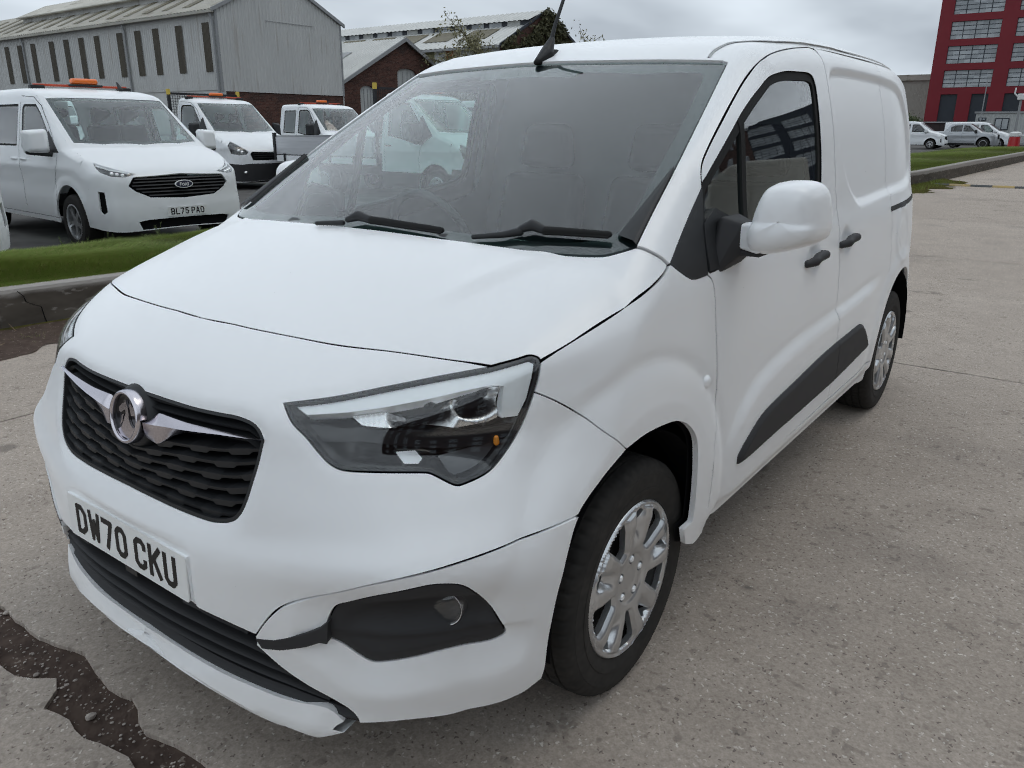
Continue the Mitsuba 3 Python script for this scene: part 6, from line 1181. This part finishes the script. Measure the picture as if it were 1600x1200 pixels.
put('wall', boxm(GX0 - .3, GX0 - .1, -110, GY - .3, 0, 8.3), 'brick', ls); put('gutter', boxm(GX0 + .4, GX0 + .62, -110, GY, 8.22, 8.42), 'gutter_grey', ls)
# --- the red office block and its navy wing
def office(name, label, x, y0, y1, ztop, mt, cols, rows, doors_):
    o = thing(name, label, 'building'); k = 1.4; Y_ = lambda v: 1.69 + (v - 1.69) * k; Z_ = lambda v: 1.447 + (v - 1.447) * k
    holes = []
    for c0 in cols:
        for r0 in rows: holes.append((Y_(c0), Y_(c0 + 4.52), Z_(r0), Z_(r0 + 1.70)))
    dh = [(Y_(a), Y_(b), 0., Z_(4.9)) for a, b in doors_]
    face_ = sbox(Y_(y0), 0, Y_(y1), ztop).difference(unary_union([sbox(a, c_, b, d_) for a, b, c_, d_ in holes + dh]))
    m = trimesh.creation.extrude_polygon(face_, .45, engine='earcut'); put('wall', (np.stack([x - .45 + m.vertices[:, 2], m.vertices[:, 0], m.vertices[:, 1]], 1), m.faces), mt, o)
    put('side_wall', boxm(x - 22, x - .45, Y_(y0), Y_(y0) + .4, 0, ztop), mt, o); put('roof', boxm(x - 22, x - .45, Y_(y0) + .4, Y_(y1), ztop - .5, ztop - .1), 'gutter_grey', o)
    for a, b, c_, d_ in holes:
        w_ = put('window', boxm(x - .44, x - .36, a, b, c_, d_), 'frame_dark', o); cw = (b - a) / 4; rh = (d_ - c_) / 4
        for i in range(4):
            for j in range(4): put('pane', boxm(x - .36, x - .33, a + i * cw + .06, a + (i + 1) * cw - .06, c_ + j * rh + .05, c_ + (j + 1) * rh - .05), 'pane_far', w_)
    for a, b, c_, d_ in dh: put('door', boxm(x - .44, x - .36, a, b, c_, d_), 'frame_dark', o)
    return o
rows_ = [5.55, 7.90, 10.24, 12.62]
office('office_block', 'dark red office block with banded windows at the right', -136., -16.15, 3.0, 27., 'red_panel', [-14.93, -9.08, -3.2], rows_ + [15.0], [(-14.9, -13.3), (-12.0, -10.45), (-9.04, -7.5), (-6.2, -4.6)])
office('navy_office_block', 'dark navy office block with banded windows beyond the right edge', -112., 16., 34., 21., 'navy_panel', [17., 22.9, 28.8], rows_, [(18., 20.)])
tr_ = thing('terrace', 'long dark brick terrace with rows of pale windows across the yard, unseen beyond the right edge, drawn out to shade the van', 'building'); put('wall', boxm(-58, 34, 24, 25, 0, 11.), 'brick', tr_); put('parapet', boxm(-58.2, 34, 23.8, 25.2, 11, 11.5), 'gutter_grey', tr_)  # terrace known from reflections; lengthened and set nearer to cut light on the van
for i in range(22):
    for j in range(3): put('window', boxm(-56.5 + i * 4.1, -55 + i * 4.1, 23.93, 24, 1.4 + j * 3.3, 3.5 + j * 3.3), 'pane_far', tr_)
mh = thing('motorhome', 'cream motorhome parked beyond the right edge', 'motorhome'); put('body', boxm(-25, -18.6, 8.2, 10.4, .55, 2.95, .12), 'cream', mh, 40); put('overcab', boxm(-18.7, -17.4, 8.3, 10.3, 2.0, 2.9, .15), 'cream', mh, 40); put('cab', hull([(-18.6, 8.35, .5), (-18.6, 10.25, .5), (-18.6, 8.5, 2.0), (-18.6, 10.1, 2.0), (-16.6, 8.45, .5), (-16.6, 10.15, .5), (-16.7, 8.5, 1.15), (-16.7, 10.1, 1.15)]), 'paint_white_plain', mh)
for a, b in ((-24.2, -23.0), (-22.2, -21.2), (-20.3, -19.3)): put('window', boxm(a, b, 8.15, 8.2, 1.5, 2.1), 'glass_dark', mh)
for a in (-23.6, -17.6): put('wheel', (lambda m: (m[0] + [a, 8.38, .33], m[1]))(lathe([(0, -.12), (.32, -.12), (.34, 0), (.32, .12), (0, .12)], 24, 'y')), 'rubber', mh, 40)
# --- far right: cabin, fence, posts, barrier, a pale shed and a bush
cb = thing('site_cabin', 'pale grey flat roofed site cabin with a barred window', 'cabin'); put('wall', corrug((-88., -2), (-88., -10.1), .2, 2.86, .3, .03), 'cabin_grey', cb); put('body', boxm(-91, -88.06, -10.1, -2, .1, 2.85), 'cabin_grey', cb); put('roof', boxm(-91.1, -87.9, -10.25, -1.9, 2.85, 3.0), 'gutter_grey', cb)
for a, b, c_, d_ in ((-9.85, -9.2, 2.18, 2.46), (-8.45, -7.3, 1.35, 2.42), (-5.4, -4.4, 1.35, 2.4)):
    w_ = put('window', boxm(-88.0, -87.92, a, b, c_, d_), 'frame_dark', cb); put('pane', boxm(-87.92, -87.90, a + .08, (a + b) / 2 - .04, c_ + .08, d_ - .08), 'pane_far', w_); put('pane', boxm(-87.92, -87.90, (a + b) / 2 + .04, b - .08, c_ + .08, d_ - .08), 'pane_far', w_)
fn = thing('board_fence', 'dark close boarded fence with a pale coping beside the cabin', 'fence')
for k in range(19): y = -24 + k * .75; put('board', boxm(-86.1, -86., y + .01, y + .74, 0, 1.95), 'fence_dark', fn)
put('coping', boxm(-86.2, -85.9, -24, -9.8, 1.96, 2.08), 'gutter_grey', fn)
for nm, lab, cat, x, y, h_, r in (('camera_post', 'grey post with a white camera box on top', 'post', -62., -4.25, 3.35, .09), ('mast', 'thin leaning pale mast in front of the red office block', 'mast', -80., -8.65, 5.3, .05), ('lamp_post', 'grey lamp post at the right edge', 'lamp post', -66., -3.75, 9., .10)):
    k = thing(nm, lab, cat); put('pole', chain([(x, y, 0), (x, y, h_)], [r, r * .75], 12), 'gutter_grey', k, 40); put('base', lathe([(0, .12), (r * 2, .1), (r * 2.2, 0)], 16, 'z') if 0 else boxm(x - r * 1.8, x + r * 1.8, y - r * 1.8, y + r * 1.8, 0, .14), 'gutter_grey', k)
    if nm == 'camera_post': put('camera_box', boxm(x - .2, x + .2, y - .22, y + .22, h_ - .1, h_ + .28, .04), 'white_plastic', k, 40); put('bracket', chain([(x, y - .2, h_ + .1), (x, y - .42, h_ + .3), (x, y - .40, h_ + .62)], .045, 8), 'white_plastic', k, 40)
    if nm == 'mast': put('bird_spike', chain([(x, y, h_), (x, y + .02, h_ + .4)], .02, 6), 'gutter_grey', k)
    if nm == 'lamp_post': put('lamp_head', boxm(x + .1, x + .7, y - .12, y + .12, h_ - .1, h_ + .05, .03), 'gutter_grey', k, 40)
br = thing('barrier_drum', 'red and white plastic traffic barrier drum beside the far vans', 'barrier'); put('drum', (lambda m: (m[0] + [-60.5, -4.05, 0], m[1]))(lathe([(0, .02), (.36, .02), (.34, .5), (.31, 1.0), (.0, 1.0)], 24, 'z')), 'red_plastic', br, 40); put('cap', (lambda m: (m[0] + [-60.5, -4.05, 0], m[1]))(lathe([(.33, .98), (.35, 1.05), (.33, 1.22), (.2, 1.27), (0, 1.28)], 24, 'z')), 'white_plastic', br, 40); put('arm', boxm(-60.6, -60.4, -3.8, -.6, 1.02, 1.12), 'white_plastic', br)
fs = thing('pale_shed', 'distant cream shed between the large van and the red block', 'building'); put('wall', corrug((-150, -20), (-150, -60), 0, 9.), 'cream', fs); put('roof', boxm(-170, -149.6, -60, -20, 9., 9.9), 'roof_cement', fs)
principled('leaf_willow', mikit.proc(lambda p, n, uv: mikit.mix((.12, .115, .06), (.27, .25, .13), mikit.cell_rand(p.x * 9, p.y * 9, p.z * 9))), rough=.75); principled('leaf_ivy', mikit.proc(lambda p, n, uv: mikit.mix((.030, .034, .014), (.105, .098, .045), mikit.cell_rand(p.x * 5, p.y * 5, p.z * 5))), rough=.7)
principled('leaf_green', mikit.proc(lambda p, n, uv: mikit.mix((.035, .055, .018), (.085, .11, .035), mikit.cell_rand(p.x * 6, p.y * 6, p.z * 6))), rough=.7); principled('bark', (.085, .07, .052), rough=.95)
def leaf_cloud(P, size, seed, droop=.3):
    r = np.random.default_rng(seed); n = len(P); a = r.normal(size=(n, 3)); a /= np.linalg.norm(a, axis=1, keepdims=True); a[:, 2] -= droop; b = np.cross(a, r.normal(size=(n, 3))); b /= np.linalg.norm(b, axis=1, keepdims=True); s = (size * r.uniform(.5, 1.4, n))[:, None]
    V = np.stack([P, P + a * s * .5 + b * s * .22, P + a * s, P + a * s * .5 - b * s * .22], 1).reshape(-1, 3); o = np.arange(n)[:, None] * 4; return V, np.concatenate([o + [0, 1, 2], o + [0, 2, 3]])
def tree(name, label, base, h, spread, seed, leaf, nl, size, lean=(0, 0), cat='tree', twigs=26):
    r = np.random.default_rng(seed); k = thing(name, label, cat); b = np.array(base, float); tips = []; seg = []
    def grow(p, d, L, rad, lev):
        n = 4; pts = [p]
        for i in range(n): d = d + r.normal(0, .16, 3) + np.array([0, 0, -.05 * (lev > 1)]); d /= np.linalg.norm(d); pts.append(pts[-1] + d * L / n)
        seg.append((np.array(pts), rad, rad * .5))
        if lev >= 3: tips.append(np.array(pts)); return
        for i in range(4 if lev else 6):
            q = pts[int(r.integers(2, n + 1))]; e = d + r.normal(0, .62, 3) * [1, 1, .7]; e /= np.linalg.norm(e); grow(q, e, L * r.uniform(.5, .75), rad * .5, lev + 1)
        tips.append(np.array(pts[2:]))
    grow(b, np.array([lean[0], lean[1], 1.]), h * .42, h * .018, 0)
    tm = []
    for P, r0, r1 in seg:
        rr = np.linspace(r0, r1, len(P)); d = np.gradient(P, axis=0); d /= np.linalg.norm(d, axis=1, keepdims=True); u = np.cross(d, [.3, .9, .2]); u /= np.linalg.norm(u, axis=1, keepdims=True); v = np.cross(d, u)
        tm.append(strip([p + rr[i] * (math.cos(t) * u[i] + math.sin(t) * v[i]) for t in ()] or [np.array([p + q * (math.cos(t) * uu + math.sin(t) * vv) for t in np.arange(5) * 1.2566]) for p, q, uu, vv in zip(P, rr, u, v)], True))
    put('trunk', join(tm), 'bark', k, 60)
    L_ = []
    for P in tips: m = max(3, nl // len(tips)); t = r.uniform(0, len(P) - 1.01, m); i = t.astype(int); L_.append(P[i] + (P[i + 1] - P[i]) * (t - i)[:, None] + r.normal(0, spread, (m, 3)))
    put('crown', leaf_cloud(np.vstack(L_), size, seed + 1), leaf, k); return k
tree('willow', 'straggly thin willow growing in front of the ivy covered gable', (-46.6, -34.8, .0), 13.2, .22, 5, 'leaf_willow', 8000, .20, (.03, 0))
tree('willow', 'second thin willow beside the first, at the foot of the ivy gable', (-50.5, -33.2, 0.), 10.5, .25, 9, 'leaf_willow', 6000, .20)
iv = thing('ivy', 'dense dull green ivy covering the gable of the long shed', 'ivy'); r_ = np.random.default_rng(3); n = 16000; x = r_.uniform(GX1 + .5, GX0 + .6, n); zmax = 12.2 - np.abs(x - GXP) * .5; z = r_.uniform(0, 1, n)**.6 * zmax; ok = nfbm(np.stack([x * .7, x * 0, z * .7], 1), 3, 4) > .36 + .10 * (z > zmax - .9)
put('leaves', leaf_cloud(np.stack([x, GY + .25 + .5 * r_.uniform(0, 1, n)**2, z], 1)[ok], .38, 6), 'leaf_ivy', iv)
tree('shrub', 'green shrub beside the red block behind the far fence', (-90, -16.6, 0.), 3.6, .28, 21, 'leaf_green', 4000, .22, cat='shrub')
